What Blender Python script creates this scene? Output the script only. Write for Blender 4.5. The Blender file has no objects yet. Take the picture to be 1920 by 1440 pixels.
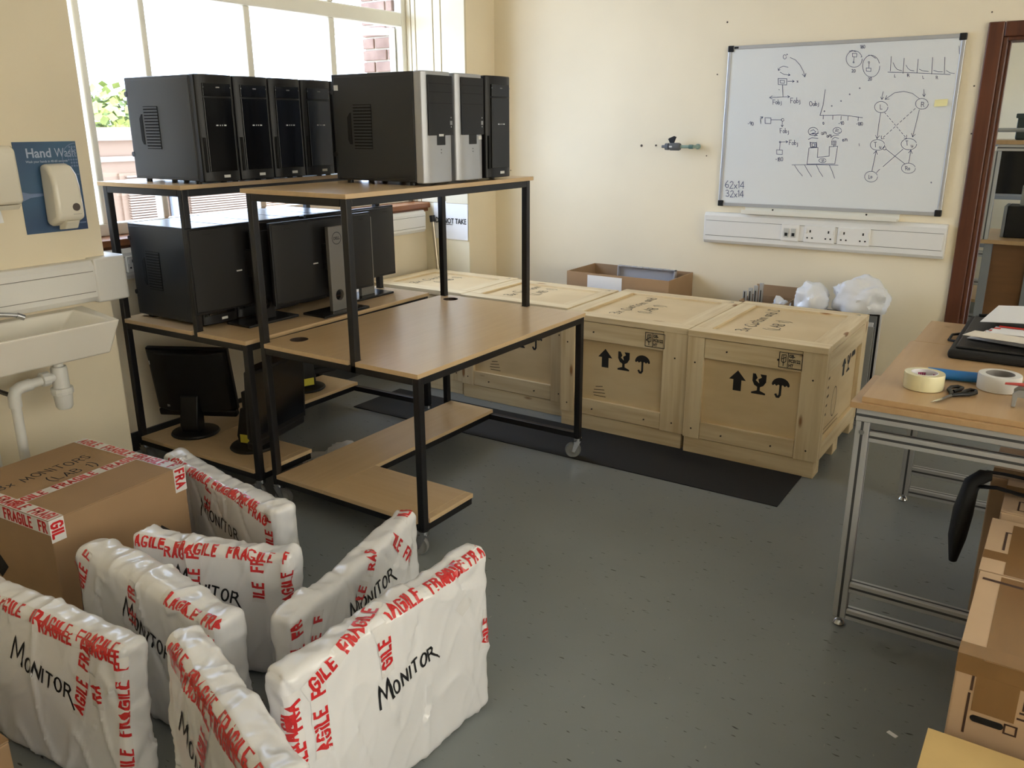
import bpy, bmesh, math, random
import numpy as np
from mathutils import Vector, Matrix, noise
from mathutils.bvhtree import BVHTree

R = math.radians
SC = bpy.context.scene
COL = SC.collection

# ------------------------------------------------------------------ camera
PITCH, ROLL, YAW, FPX, CAMH = R(17.18), R(0.249), R(33.88), 1568.0, 1.6
fwd = Vector((-math.sin(YAW) * math.cos(PITCH), math.cos(YAW) * math.cos(PITCH), -math.sin(PITCH)))
rt = Vector((math.cos(YAW), math.sin(YAW), 0))
dn = fwd.cross(rt)
rt2 = rt * math.cos(ROLL) + dn * math.sin(ROLL)
dn2 = dn * math.cos(ROLL) - rt * math.sin(ROLL)
cam_d = bpy.data.cameras.new('camera')
cam = bpy.data.objects.new('camera', cam_d)
COL.objects.link(cam)
m = Matrix((rt2, -dn2, -fwd)).transposed().to_4x4()
m.translation = Vector((0, 0, CAMH))
cam.matrix_world = m
cam_d.sensor_width = 36
cam_d.lens = FPX / 1920 * 36
cam_d.clip_start = 0.02
cam_d.clip_end = 300
SC.camera = cam

# ------------------------------------------------------------------ sky, sun, exposure
SKY = 4.3
world = bpy.data.worlds.new('sky')
SC.world = world
world.use_nodes = True
bg = world.node_tree.nodes['Background']
bg.inputs[0].default_value = (0.70, 0.88, 1.19, 1)
bg.inputs[1].default_value = SKY
sun_d = bpy.data.lights.new('sun', 'SUN')
sun_d.energy = 5.8
sun_d.angle = R(1)
sun_d.color = (1.0, 0.9, 0.74)
sun = bpy.data.objects.new('sun', sun_d)
COL.objects.link(sun)
sun.rotation_euler = Vector((-0.9, 0.2, -0.5)).to_track_quat('-Z', 'Y').to_euler()
SC.view_settings.view_transform = 'Standard'
SC.view_settings.look = 'None'
SC.view_settings.gamma = 1
SC.view_settings.use_curve_mapping = False
SC.view_settings.exposure = 1.0
cy = SC.cycles
cy.use_denoising = True
cy.max_bounces = 10
cy.diffuse_bounces = 6
cy.glossy_bounces = 4
cy.transparent_max_bounces = 12
cy.caustics_reflective = False
cy.caustics_refractive = False
cy.sample_clamp_indirect = 6


def portal(loc, rot, sx, sy):
    d = bpy.data.lights.new('window_portal', 'AREA')
    d.shape = 'RECTANGLE'
    d.size, d.size_y = sx, sy
    d.cycles.is_portal = True
    o = bpy.data.objects.new('window_portal', d)
    o.location, o.rotation_euler = loc, rot
    COL.objects.link(o)


# ------------------------------------------------------------------ materials
def lin(c):
    return tuple(((x / 255) / 12.92 if x / 255 <= 0.04045 else ((x / 255 + 0.055) / 1.055) ** 2.4) for x in c)


MATS = {}


def mat(name, rgb, rough=0.5, metal=0.0, var=0.0, vscale=(8, 8, 8), bump=0.0, bscale=(60, 60, 60), coat=0.0, spec=0.5,
        detail=4, rgb2=None, ramp=(0.35, 0.65), trans=0.0, sheen=0.0):
    if name in MATS:
        return MATS[name]
    mt = bpy.data.materials.new(name)
    mt.use_nodes = True
    nt = mt.node_tree
    p = nt.nodes['Principled BSDF']
    c = lin(rgb)
    p.inputs['Base Color'].default_value = (*c, 1)
    p.inputs['Roughness'].default_value = rough
    p.inputs['Metallic'].default_value = metal
    p.inputs['Specular IOR Level'].default_value = spec
    p.inputs['Coat Weight'].default_value = coat
    p.inputs['Coat Roughness'].default_value = 0.15
    p.inputs['Transmission Weight'].default_value = trans
    if var or bump or rgb2:
        tc = nt.nodes.new('ShaderNodeTexCoord')
        oi = nt.nodes.new('ShaderNodeObjectInfo')
        mul = nt.nodes.new('ShaderNodeMath'); mul.operation = 'MULTIPLY'; mul.inputs[1].default_value = 37.0
        nt.links.new(oi.outputs['Random'], mul.inputs[0])
        add = nt.nodes.new('ShaderNodeVectorMath'); add.operation = 'ADD'
        nt.links.new(tc.outputs['Object'], add.inputs[0])
        nt.links.new(mul.outputs[0], add.inputs[1])

        def noisetex(scale, det):
            mp = nt.nodes.new('ShaderNodeMapping')
            mp.inputs['Scale'].default_value = scale
            nt.links.new(add.outputs[0], mp.inputs['Vector'])
            n = nt.nodes.new('ShaderNodeTexNoise')
            n.inputs['Scale'].default_value = 1.0
            n.inputs['Detail'].default_value = det
            nt.links.new(mp.outputs[0], n.inputs['Vector'])
            return n
        if var or rgb2:
            n = noisetex(vscale, detail)
            rp = nt.nodes.new('ShaderNodeValToRGB')
            rp.color_ramp.elements[0].position, rp.color_ramp.elements[1].position = ramp
            if rgb2:
                a, b = lin(rgb2), c
            else:
                a, b = tuple(x * (1 - var) for x in c), tuple(min(1, x * (1 + var)) for x in c)
            rp.color_ramp.elements[0].color = (*a, 1)
            rp.color_ramp.elements[1].color = (*b, 1)
            nt.links.new(n.outputs['Fac'], rp.inputs[0])
            nt.links.new(rp.outputs[0], p.inputs['Base Color'])
        if bump:
            n = noisetex(bscale, 3)
            bp = nt.nodes.new('ShaderNodeBump')
            bp.inputs['Strength'].default_value = bump
            bp.inputs['Distance'].default_value = 0.01
            nt.links.new(n.outputs['Fac'], bp.inputs['Height'])
            nt.links.new(bp.outputs[0], p.inputs['Normal'])
    MATS[name] = mt
    return mt


def glassmat(name, gloss=0.06, tint=(1, 1, 1), rough=0.0):
    mt = bpy.data.materials.new(name)
    mt.use_nodes = True
    nt = mt.node_tree
    nt.nodes.remove(nt.nodes['Principled BSDF'])
    t = nt.nodes.new('ShaderNodeBsdfTransparent'); t.inputs[0].default_value = (*tint, 1)
    g = nt.nodes.new('ShaderNodeBsdfGlossy'); g.inputs['Roughness'].default_value = rough
    mx = nt.nodes.new('ShaderNodeMixShader'); mx.inputs[0].default_value = gloss
    nt.links.new(t.outputs[0], mx.inputs[1]); nt.links.new(g.outputs[0], mx.inputs[2])
    nt.links.new(mx.outputs[0], nt.nodes['Material Output'].inputs[0])
    return mt


def lino():
    mt = mat('grey_lino', (124, 129, 130), 0.36, var=0.05, vscale=(2, 2, 2), spec=0.4)
    nt = mt.node_tree
    p = nt.nodes['Principled BSDF']
    old = p.inputs['Base Color'].links[0].from_socket
    tc = nt.nodes.new('ShaderNodeTexCoord')
    last = old
    for (sc, rot, lo, hi, col) in (((26, 95, 1), 0.5, 0.70, 0.745, (70, 72, 68)), ((90, 30, 1), 0.3, 0.74, 0.79, (146, 148, 142)),
                                   ((22, 80, 1), 0.15, 0.72, 0.75, (48, 50, 48))):
        mp = nt.nodes.new('ShaderNodeMapping')
        mp.inputs['Scale'].default_value = sc
        mp.inputs['Rotation'].default_value = (0, 0, rot)
        mp.inputs['Location'].default_value = (rot * 7, 0, 0)
        nt.links.new(tc.outputs['Object'], mp.inputs['Vector'])
        n = nt.nodes.new('ShaderNodeTexNoise'); n.inputs['Scale'].default_value = 1; n.inputs['Detail'].default_value = 1.5
        nt.links.new(mp.outputs[0], n.inputs['Vector'])
        rp = nt.nodes.new('ShaderNodeValToRGB')
        rp.color_ramp.elements[0].position, rp.color_ramp.elements[1].position = lo, hi
        nt.links.new(n.outputs['Fac'], rp.inputs[0])
        mx = nt.nodes.new('ShaderNodeMixRGB')
        mx.inputs[2].default_value = (*lin(col), 1)
        nt.links.new(rp.outputs[0], mx.inputs[0])
        nt.links.new(last, mx.inputs[1])
        last = mx.outputs[0]
    nt.links.new(last, p.inputs['Base Color'])
    return mt


def pine(axis):
    """pine with grain running along a local axis: long streaks and a few rings"""
    name = 'pine_grain_' + axis
    if name in MATS:
        return MATS[name]
    st = {'x': (2.2, 34, 34), 'y': (34, 2.2, 34), 'z': (34, 34, 2.2)}[axis]
    mt = mat(name, (228, 209, 172), 0.6, rgb2=(208, 183, 140), vscale=st, detail=5, ramp=(0.28, 0.62), bump=0.05, bscale=st)
    nt = mt.node_tree
    p = nt.nodes['Principled BSDF']
    last = p.inputs['Base Color'].links[0].from_socket
    tc = nt.nodes.new('ShaderNodeTexCoord')
    oi = nt.nodes.new('ShaderNodeObjectInfo')
    ad = nt.nodes.new('ShaderNodeVectorMath'); ad.operation = 'ADD'
    ml = nt.nodes.new('ShaderNodeMath'); ml.operation = 'MULTIPLY'; ml.inputs[1].default_value = 53
    nt.links.new(oi.outputs['Random'], ml.inputs[0])
    nt.links.new(tc.outputs['Object'], ad.inputs[0]); nt.links.new(ml.outputs[0], ad.inputs[1])
    mp = nt.nodes.new('ShaderNodeMapping')
    mp.inputs['Scale'].default_value = {'x': (2.6, 9, 9), 'y': (9, 2.6, 9), 'z': (9, 9, 2.6)}[axis]
    nt.links.new(ad.outputs[0], mp.inputs['Vector'])
    v = nt.nodes.new('ShaderNodeTexVoronoi'); v.inputs['Scale'].default_value = 1.0
    nt.links.new(mp.outputs[0], v.inputs['Vector'])
    rp = nt.nodes.new('ShaderNodeValToRGB')
    rp.color_ramp.elements[0].position, rp.color_ramp.elements[1].position = 0.07, 0.12
    rp.color_ramp.elements[0].color = (1, 1, 1, 1); rp.color_ramp.elements[1].color = (0, 0, 0, 1)
    nt.links.new(v.outputs['Distance'], rp.inputs[0])
    mx = nt.nodes.new('ShaderNodeMixRGB'); mx.inputs[2].default_value = (*lin((150, 104, 62)), 1)
    nt.links.new(rp.outputs[0], mx.inputs[0]); nt.links.new(last, mx.inputs[1])
    nt.links.new(mx.outputs[0], p.inputs['Base Color'])
    return mt


M_WALL = mat('cream_wall_paint', (239, 227, 201), 0.62, var=0.03, vscale=(1.5, 1.5, 1.5), bump=0.03, bscale=(120, 120, 120), spec=0.3)
M_WALLOUT = mat('outer_render', (200, 195, 185), 0.8)
M_WHITEP = mat('white_gloss_paint', (236, 234, 224), 0.35, var=0.02, vscale=(3, 3, 3))
M_CEIL = mat('ceiling_white', (236, 232, 222), 0.8)
M_FLOOR = lino()
M_BASEB = mat('dark_grey_skirting', (58, 60, 62), 0.5)
M_SILL = mat('varnished_sill_wood', (150, 98, 58), 0.4, rgb2=(116, 70, 40), vscale=(20, 2, 20))
M_DOORW = mat('dark_stained_wood', (104, 58, 36), 0.38, rgb2=(74, 38, 24), vscale=(26, 26, 1.6), detail=5, ramp=(0.3, 0.7))
M_BRICK = mat('red_brick', (158, 130, 116), 0.85, rgb2=(136, 108, 96), vscale=(14, 14, 14), bump=0.2, bscale=(80, 80, 80))
M_MORTAR = mat('pale_mortar', (196, 186, 168), 0.9)
M_BEECH = mat('beech_laminate', (212, 183, 143), 0.33, rgb2=(207, 177, 136), vscale=(3, 42, 42), detail=5, spec=0.45)
M_BEECHY = mat('beech_laminate_lengthwise', (212, 183, 143), 0.28, rgb2=(207, 177, 136), vscale=(42, 3, 42), detail=5, spec=0.5)
M_BEECHD = mat('desk_beech_laminate', (190, 158, 118), 0.34, rgb2=(184, 151, 111), vscale=(42, 3, 42), detail=5, spec=0.5)
M_EDGE = mat('beech_edging', (190, 146, 98), 0.45, rgb2=(176, 132, 86), vscale=(6, 6, 60))
M_STEEL = mat('black_painted_steel', (22, 22, 25), 0.38, bump=0.02, bscale=(40, 40, 40), spec=0.45)
M_CHROME = mat('zinc_plated_steel', (190, 192, 196), 0.24, 1.0)
M_RUBBER = mat('grey_castor_rubber', (128, 128, 126), 0.55)
M_BLACKP = mat('black_plastic', (20, 20, 22), 0.42, spec=0.4)
M_BLACKG = mat('gloss_black_plastic', (14, 14, 16), 0.16, spec=0.5)
M_CASE = mat('black_painted_case', (36, 39, 44), 0.3, bump=0.02, bscale=(400, 400, 400), spec=0.5)
M_HOLE = mat('vent_dark', (6, 6, 7), 0.9)
M_SILVER = mat('silver_plastic', (176, 178, 182), 0.36, 0.35)
M_PRINTW = mat('white_print', (205, 208, 212), 0.6)
M_STICK = mat('white_sticker', (220, 220, 218), 0.5)
M_YELLOW = mat('yellow_sticker', (214, 206, 70), 0.55)
M_STANDG = mat('grey_stand_plastic', (118, 116, 112), 0.4, 0.2)
M_GLASS = glassmat('window_glass', 0.05)
M_ALU = mat('aluminium_profile', (196, 198, 202), 0.36, 0.55)
M_ALUD = mat('aluminium_slot', (92, 94, 98), 0.5, 0.8)
M_PLY = mat('crate_plywood', (222, 199, 158), 0.62, rgb2=(211, 186, 143), vscale=(3, 3, 9), detail=4)
M_INK = mat('black_stencil_ink', (28, 26, 26), 0.7)
M_MARK = mat('black_marker', (22, 22, 26), 0.5)
M_BLUEMK = mat('blue_marker', (72, 82, 118), 0.5)
M_CARD = mat('brown_cardboard', (160, 130, 98), 0.75, var=0.05, vscale=(5, 5, 5), bump=0.03, bscale=(6, 160, 6))
M_CARDL = mat('pale_cardboard', (188, 160, 130), 0.7, var=0.05, vscale=(5, 5, 5))
M_CARDY = mat('yellow_manila_card', (200, 170, 112), 0.65, var=0.06, vscale=(6, 6, 6))
M_BTAPE = mat('brown_packing_tape', (128, 96, 62), 0.22, var=0.05, vscale=(20, 4, 4), coat=0.3)
M_CLEAR = glassmat('clear_tape', 0.12, (0.97, 0.96, 0.93), 0.1)
M_FOAM = mat('white_foam_wrap', (229, 229, 231), 0.3, var=0.015, vscale=(6, 6, 6), bump=0.13, bscale=(60, 60, 22), coat=0.45)
M_TAPEW = mat('white_fragile_tape', (229, 228, 228), 0.2, coat=0.5, bump=0.08, bscale=(50, 50, 50))
M_RED = mat('fragile_red_print', (206, 40, 44), 0.3, coat=0.3)
for _nd in M_FOAM.node_tree.nodes:       # sharp creases in the wrap
    if _nd.type == 'TEX_NOISE' and any(l.to_node.type == 'BUMP' for l in _nd.outputs['Fac'].links):
        _nd.noise_type = 'RIDGED_MULTIFRACTAL'
        _nd.inputs['Detail'].default_value = 5
        _nd.inputs['Distortion'].default_value = 1.2
        for _l in _nd.inputs['Vector'].links:
            _l.from_node.inputs['Scale'].default_value = (11, 11, 6)
    if _nd.type == 'BUMP':
        _nd.inputs['Strength'].default_value = 0.2
M_CERAM = mat('white_ceramic', (236, 232, 222), 0.14, spec=0.6)
M_PVC = mat('white_pvc', (226, 226, 222), 0.34)
M_TRUNK = mat('white_trunking_plastic', (232, 231, 228), 0.32)
M_CREAMP = mat('cream_dispenser_plastic', (236, 230, 214), 0.26, coat=0.3)
M_GREYW = mat('grey_window', (92, 82, 78), 0.3)
M_POSTER = mat('poster_blue', (44, 54, 98), 0.35, rgb2=(68, 104, 136), vscale=(1.5, 1.5, 2.5), detail=1, ramp=(0.4, 0.72))
M_POSTD = mat('poster_navy', (38, 44, 88), 0.35)
M_POSTL = mat('poster_pale_blue', (120, 140, 178), 0.35)
M_BOARD = mat('whiteboard_enamel', (226, 229, 230), 0.16, spec=0.5)
M_PAPER = mat('white_paper', (238, 238, 240), 0.6)
M_POSTIT = mat('yellow_note', (236, 228, 170), 0.6)
M_MATB = mat('black_rubber_mat', (13, 13, 13), 0.75, bump=0.05, bscale=(90, 90, 90))
M_POLY = mat('translucent_polythene', (238, 241, 248), 0.28, trans=0.08, coat=0.3)
M_BLUE = mat('blue_tube', (36, 112, 184), 0.35)
M_REDP = mat('red_paper', (206, 62, 54), 0.6)
M_GREYD = mat('grey_device_plastic', (150, 152, 152), 0.45)
M_TAPEY = mat('cream_tape_roll', (228, 222, 182), 0.25, coat=0.4)
M_DGREEN = mat('dark_green_plastic', (52, 66, 68), 0.5)
M_BAGB = mat('black_nylon', (14, 14, 15), 0.75, bump=0.1, bscale=(300, 300, 300))
M_TANW = mat('tan_wall_outside', (132, 106, 84), 0.8)
M_LOUV = mat('louvre_pale', (150, 126, 106), 0.7)
M_LEAF = mat('tree_leaf_green', (118, 130, 66), 0.7, var=0.25, vscale=(2, 2, 2))
M_GREYM = mat('grey_painted_metal', (132, 136, 142), 0.5)
M_ROOF = mat('roof_gravel', (200, 190, 176), 0.9)
M_VALVE = mat('grey_pvc_valve', (98, 102, 108), 0.4)
M_TEAL = mat('pale_teal_pipe', (146, 172, 166), 0.4)

# ------------------------------------------------------------------ mesh helpers


class MB:
    def __init__(s):
        s.v, s.f = [], []

    def add(s, vs, fs):
        o = len(s.v)
        s.v += [tuple(p) for p in vs]
        s.f += [tuple(i + o for i in f) for f in fs]
        return s

    def box(s, x0, y0, z0, x1, y1, z1):
        x0, x1 = sorted((x0, x1)); y0, y1 = sorted((y0, y1)); z0, z1 = sorted((z0, z1))
        return s.add([(x0, y0, z0), (x1, y0, z0), (x1, y1, z0), (x0, y1, z0), (x0, y0, z1), (x1, y0, z1), (x1, y1, z1), (x0, y1, z1)],
                     [(0, 3, 2, 1), (4, 5, 6, 7), (0, 1, 5, 4), (1, 2, 6, 5), (2, 3, 7, 6), (3, 0, 4, 7)])

    def cyl(s, p, q, r, n=16, r2=None):
        p, q = Vector(p), Vector(q)
        r2 = r if r2 is None else r2
        d = (q - p).normalized()
        a = d.orthogonal().normalized(); b = d.cross(a)
        vs = []
        for c, rr in ((p, r), (q, r2)):
            vs += [c + (a * math.cos(2 * math.pi * i / n) + b * math.sin(2 * math.pi * i / n)) * rr for i in range(n)]
        fs = [(i, (i + 1) % n, n + (i + 1) % n, n + i) for i in range(n)] + [tuple(range(n - 1, -1, -1)), tuple(range(n, 2 * n))]
        return s.add(vs, fs)

    def tube(s, pts, r, n=8):
        pts = [Vector(p) for p in pts]
        rs = r if isinstance(r, (list, tuple)) else [r] * len(pts)
        a = None
        rings = []
        for i, p in enumerate(pts):
            d = (pts[min(i + 1, len(pts) - 1)] - pts[max(i - 1, 0)]).normalized()
            a = d.orthogonal().normalized() if a is None else (a - d * a.dot(d)).normalized()
            b = d.cross(a)
            rings.append([p + (a * math.cos(2 * math.pi * k / n) + b * math.sin(2 * math.pi * k / n)) * rs[i] for k in range(n)])
        vs = [v for rg in rings for v in rg]
        fs = []
        for i in range(len(pts) - 1):
            for k in range(n):
                fs.append((i * n + k, i * n + (k + 1) % n, (i + 1) * n + (k + 1) % n, (i + 1) * n + k))
        e = (len(pts) - 1) * n
        fs += [tuple(range(n - 1, -1, -1)), tuple(range(e, e + n))]
        return s.add(vs, fs)

    def lathe(s, prof, n=24, c=(0, 0, 0), axis='z'):
        vs, fs = [], []
        for (r, h) in prof:
            for i in range(n):
                a = 2 * math.pi * i / n
                x, y, z = r * math.cos(a), r * math.sin(a), h
                if axis == 'x':
                    x, y, z = z, x, y
                elif axis == 'y':
                    x, y, z = y, z, x
                vs.append((x + c[0], y + c[1], z + c[2]))
        m_ = len(prof)
        for j in range(m_ - 1):
            for i in range(n):
                fs.append((j * n + i, j * n + (i + 1) % n, (j + 1) * n + (i + 1) % n, (j + 1) * n + i))
        if prof[0][0] > 1e-6:
            fs.append(tuple(range(n - 1, -1, -1)))
        if prof[-1][0] > 1e-6:
            fs.append(tuple(range((m_ - 1) * n, m_ * n)))
        return s.add(vs, fs)

    def ring(s, prof, n=32, c=(0, 0, 0), axis='z'):
        """closed profile (r,h) swept round"""
        vs, fs = [], []
        m_ = len(prof)
        for (r, h) in prof:
            for i in range(n):
                a = 2 * math.pi * i / n
                x, y, z = r * math.cos(a), r * math.sin(a), h
                if axis == 'x':
                    x, y, z = z, x, y
                elif axis == 'y':
                    x, y, z = y, z, x
                vs.append((x + c[0], y + c[1], z + c[2]))
        for j in range(m_):
            for i in range(n):
                k = (j + 1) % m_
                fs.append((j * n + i, j * n + (i + 1) % n, k * n + (i + 1) % n, k * n + i))
        return s.add(vs, fs)

    def extr(s, poly, h0, h1, fn=lambda a, b, h: (a, b, h)):
        n = len(poly)
        vs = [fn(a, b, h0) for a, b in poly] + [fn(a, b, h1) for a, b in poly]
        fs = [tuple(range(n - 1, -1, -1)), tuple(range(n, 2 * n))] + [(i, (i + 1) % n, n + (i + 1) % n, n + i) for i in range(n)]
        return s.add(vs, fs)

    def grid(s, fn, nu, nv):
        vs = [fn(i / nu, j / nv) for j in range(nv + 1) for i in range(nu + 1)]
        fs = [(j * (nu + 1) + i, j * (nu + 1) + i + 1, (j + 1) * (nu + 1) + i + 1, (j + 1) * (nu + 1) + i) for j in range(nv) for i in range(nu)]
        return s.add(vs, fs)

    def move(s, fn):
        s.v = [tuple(fn(Vector(p))) for p in s.v]
        return s


def finish(name, me, m_, parent=None, label=None, cat=None, group=None, kind=None, bevel=0, smooth=None, loc=None, rot=None, seg=2):
    o = bpy.data.objects.new(name, me)
    COL.objects.link(o)
    if m_ is not None:
        for x in (m_ if isinstance(m_, (list, tuple)) else [m_]):
            me.materials.append(x)
    if parent is not None:
        o.parent = parent
    if loc is not None:
        o.location = loc
    if rot is not None:
        o.rotation_euler = rot
    tag(o, label, cat, group, kind)
    if smooth is not None:
        me.shade_smooth()
        if smooth < 180:
            me.set_sharp_from_angle(angle=R(smooth))
    if bevel:
        b = o.modifiers.new('bevel', 'BEVEL')
        b.width = bevel; b.segments = seg; b.limit_method = 'ANGLE'; b.angle_limit = R(40)
    return o


def build(mb, name, m_, parent=None, fix=True, **kw):
    me = bpy.data.meshes.new(name)
    me.from_pydata(mb.v, [], mb.f)
    if fix:
        bm = bmesh.new(); bm.from_mesh(me)
        bmesh.ops.recalc_face_normals(bm, faces=bm.faces)
        bm.to_mesh(me); bm.free()
    return finish(name, me, m_, parent, **kw)


def tag(o, label=None, cat=None, group=None, kind=None):
    if label: o['label'] = label
    if cat: o['category'] = cat
    if group: o['group'] = group
    if kind: o['kind'] = kind
    return o


def thing(name, label, cat, loc=(0, 0, 0), rz=0.0, group=None, rot=None):
    o = bpy.data.objects.new(name, None)
    o.empty_display_size = 0.05
    COL.objects.link(o)
    o.location = loc
    o.rotation_euler = rot if rot else (0, 0, rz)
    return tag(o, label, cat, group)


def dup(root, loc, rz=0.0, label=None, group=None):
    r = root.copy(); COL.objects.link(r)
    r.location = loc; r.rotation_euler = (0, 0, rz)
    if label: r['label'] = label
    if group: r['group'] = group
    for ch in list(root.children):
        c = ch.copy(); COL.objects.link(c); c.parent = r
        for g in list(ch.children):
            d = g.copy(); COL.objects.link(d); d.parent = c
    return r


def bx(name, m_, a, b, parent=None, **kw):
    return build(MB().box(*a, *b), name, m_, parent, fix=False, **kw)


def plate(outer, holes, z0, z1):
    """flat board with round or square holes"""
    bm = bmesh.new()
    eds = []
    for lp in [outer] + holes:
        vs = [bm.verts.new((x, y, z0)) for x, y in lp]
        eds += [bm.edges.new((vs[i], vs[(i + 1) % len(vs)])) for i in range(len(vs))]
    r = bmesh.ops.triangle_fill(bm, edges=eds, use_beauty=True)
    fs = [g for g in r['geom'] if isinstance(g, bmesh.types.BMFace)]
    ex = bmesh.ops.extrude_face_region(bm, geom=fs)
    for g in ex['geom']:
        if isinstance(g, bmesh.types.BMVert):
            g.co.z = z1
    bmesh.ops.recalc_face_normals(bm, faces=bm.faces)
    me = bpy.data.meshes.new('board')
    bm.to_mesh(me); bm.free()
    return me


def circ(cx, cy, r, n=24, ry=None, a0=0.0, a1=360.0):
    ry = r if ry is None else ry
    full = abs(a1 - a0) >= 359.9
    k = n if full else n + 1
    return [(cx + r * math.cos(R(a0 + (a1 - a0) * i / n)), cy + ry * math.sin(R(a0 + (a1 - a0) * i / n))) for i in range(k)]


# ------------------------------------------------------------------ lettering
GL = {
    'A': (.62, [[(0, 0), (.31, 1), (.62, 0)], [(.12, .36), (.5, .36)]]),
    'B': (.55, [[(0, 0), (0, 1), (.38, .97), (.48, .78), (.36, .55), (0, .52)], [(.36, .55), (.54, .36), (.5, .1), (.34, 0), (0, 0)]]),
    'C': (.55, [[(.55, .85), (.35, 1), (.12, .88), (0, .5), (.12, .12), (.35, 0), (.55, .15)]]),
    'D': (.58, [[(0, 0), (0, 1), (.32, .95), (.56, .65), (.56, .35), (.32, .05), (0, 0)]]),
    'E': (.48, [[(.48, 1), (0, 1), (0, 0), (.48, 0)], [(0, .52), (.4, .52)]]),
    'F': (.46, [[(.46, 1), (0, 1), (0, 0)], [(0, .52), (.38, .52)]]),
    'G': (.58, [[(.56, .8), (.4, 1), (.15, 1), (0, .8), (0, .2), (.15, 0), (.42, 0), (.56, .18), (.56, .46), (.32, .46)]]),
    'H': (.58, [[(0, 0), (0, 1)], [(.58, 0), (.58, 1)], [(0, .5), (.58, .5)]]),
    'I': (.06, [[(.03, 0), (.03, 1)]]),
    'K': (.55, [[(0, 0), (0, 1)], [(.52, 1), (0, .42), (.55, 0)]]),
    'L': (.45, [[(0, 1), (0, 0), (.45, 0)]]),
    'M': (.75, [[(0, 0), (.1, 1), (.38, .25), (.64, 1), (.75, 0)]]),
    'N': (.6, [[(0, 0), (0, 1), (.6, 0), (.6, 1)]]),
    'O': (.6, [circ(.3, .5, .3, 14, .5) + [(.6, .5)]]),
    'P': (.5, [[(0, 0), (0, 1), (.38, .97), (.5, .75), (.36, .5), (0, .48)]]),
    'R': (.58, [[(0, 0), (0, 1), (.4, .97), (.52, .76), (.4, .53), (0, .5)], [(.3, .5), (.58, 0)]]),
    'S': (.5, [[(.5, .86), (.3, 1), (.08, .9), (.06, .66), (.42, .42), (.46, .14), (.24, 0), (0, .14)]]),
    'T': (.58, [[(0, 1), (.58, 1)], [(.29, 1), (.29, 0)]]),
    'U': (.58, [[(0, 1), (0, .2), (.15, 0), (.42, 0), (.58, .2), (.58, 1)]]),
    'V': (.6, [[(0, 1), (.3, 0), (.6, 1)]]),
    'X': (.55, [[(0, 0), (.55, 1)], [(0, 1), (.55, 0)]]),
    'x': (.4, [[(0, 0), (.4, .55)], [(0, .55), (.4, 0)]]),
    'o': (.4, [circ(.2, .28, .2, 10, .28) + [(.4, .28)]]),
    'u': (.4, [[(0, .55), (.02, .1), (.2, 0), (.36, .12), (.4, .55), (.42, 0)]]),
    's': (.32, [[(.32, .48), (.14, .55), (.06, .4), (.26, .2), (.2, .02), (0, .06)]]),
    't': (.3, [[(.14, .9), (.12, .1), (.3, 0)], [(0, .58), (.3, .6)]]),
    'm': (.6, [[(0, 0), (.02, .5), (.16, .55), (.28, .4), (.3, 0), (.3, .4), (.44, .55), (.58, .4), (.6, 0)]]),
    'a': (.4, [circ(.18, .25, .18, 10, .25) + [(.36, .3), (.36, .5), (.4, 0)]]),
    'c': (.34, [[(.34, .45), (.18, .55), (0, .28), (.16, 0), (.34, .08)]]),
    'v': (.36, [[(0, .55), (.18, 0), (.36, .55)]]),
    'e': (.36, [[(.02, .28), (.34, .32), (.22, .55), (.02, .35), (.12, 0), (.36, .1)]]),
    'b': (.38, [[(0, 1), (0, 0), (.28, .02), (.38, .26), (.24, .5), (0, .42)]]),
    'j': (.2, [[(.16, .55), (.16, -.2), (0, -.32)]]),
    'd': (.4, [[(.38, 1), (.38, 0)], circ(.19, .26, .19, 10, .26)]),
    'n': (.36, [[(0, 0), (.02, .5), (.2, .55), (.34, .4), (.36, 0)]]),
    '0': (.5, [circ(.25, .5, .25, 12, .5) + [(.5, .5)]]),
    '1': (.16, [[(0, .8), (.14, 1), (.14, 0)]]),
    '2': (.5, [[(.02, .8), (.2, 1), (.44, .9), (.44, .65), (0, 0), (.5, 0)]]),
    '3': (.5, [[(0, .92), (.25, 1), (.46, .82), (.38, .6), (.15, .53), (.4, .45), (.5, .2), (.3, 0), (0, .1)]]),
    '4': (.55, [[(.42, 0), (.42, 1), (0, .3), (.55, .3)]]),
    '6': (.48, [[(.4, 1), (.08, .6), (0, .25), (.2, 0), (.45, .1), (.46, .4), (.2, .5), (.02, .3)]]),
    '8': (.46, [circ(.23, .75, .19, 10, .25) + [(.42, .75)], circ(.23, .26, .23, 10, .26) + [(.46, .26)]]),
    '9': (.46, [[(.44, .6), (.2, .5), (0, .72), (.2, 1), (.42, .9), (.44, .6), (.36, 0)]]),
    '(': (.25, [[(.25, 1.25), (.05, .85), (0, .4), (.08, 0), (.28, -.3)]]),
    ')': (.25, [[(0, 1.25), (.2, .9), (.26, .4), (.18, 0), (0, -.3)]]),
    '-': (.35, [[(0, .45), (.35, .45)]]),
    ' ': (.3, []),
}


def textlines(s, h, gap=.16, wf=1.0, jit=0.0, rnd=None):
    """polylines for a word, baseline at y=0"""
    out, x = [], 0.0
    for ch in s:
        w, pls = GL[ch]
        dy = (rnd.uniform(-jit, jit) if rnd else 0) * h
        sk = (rnd.uniform(-jit, jit) if rnd else 0)
        for pl in pls:
            out.append([((x + (a + sk * b) * wf) * h, b * h + dy) for a, b in pl])
        x += (w + gap) * wf
    return out, (x - gap * wf) * h


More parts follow.
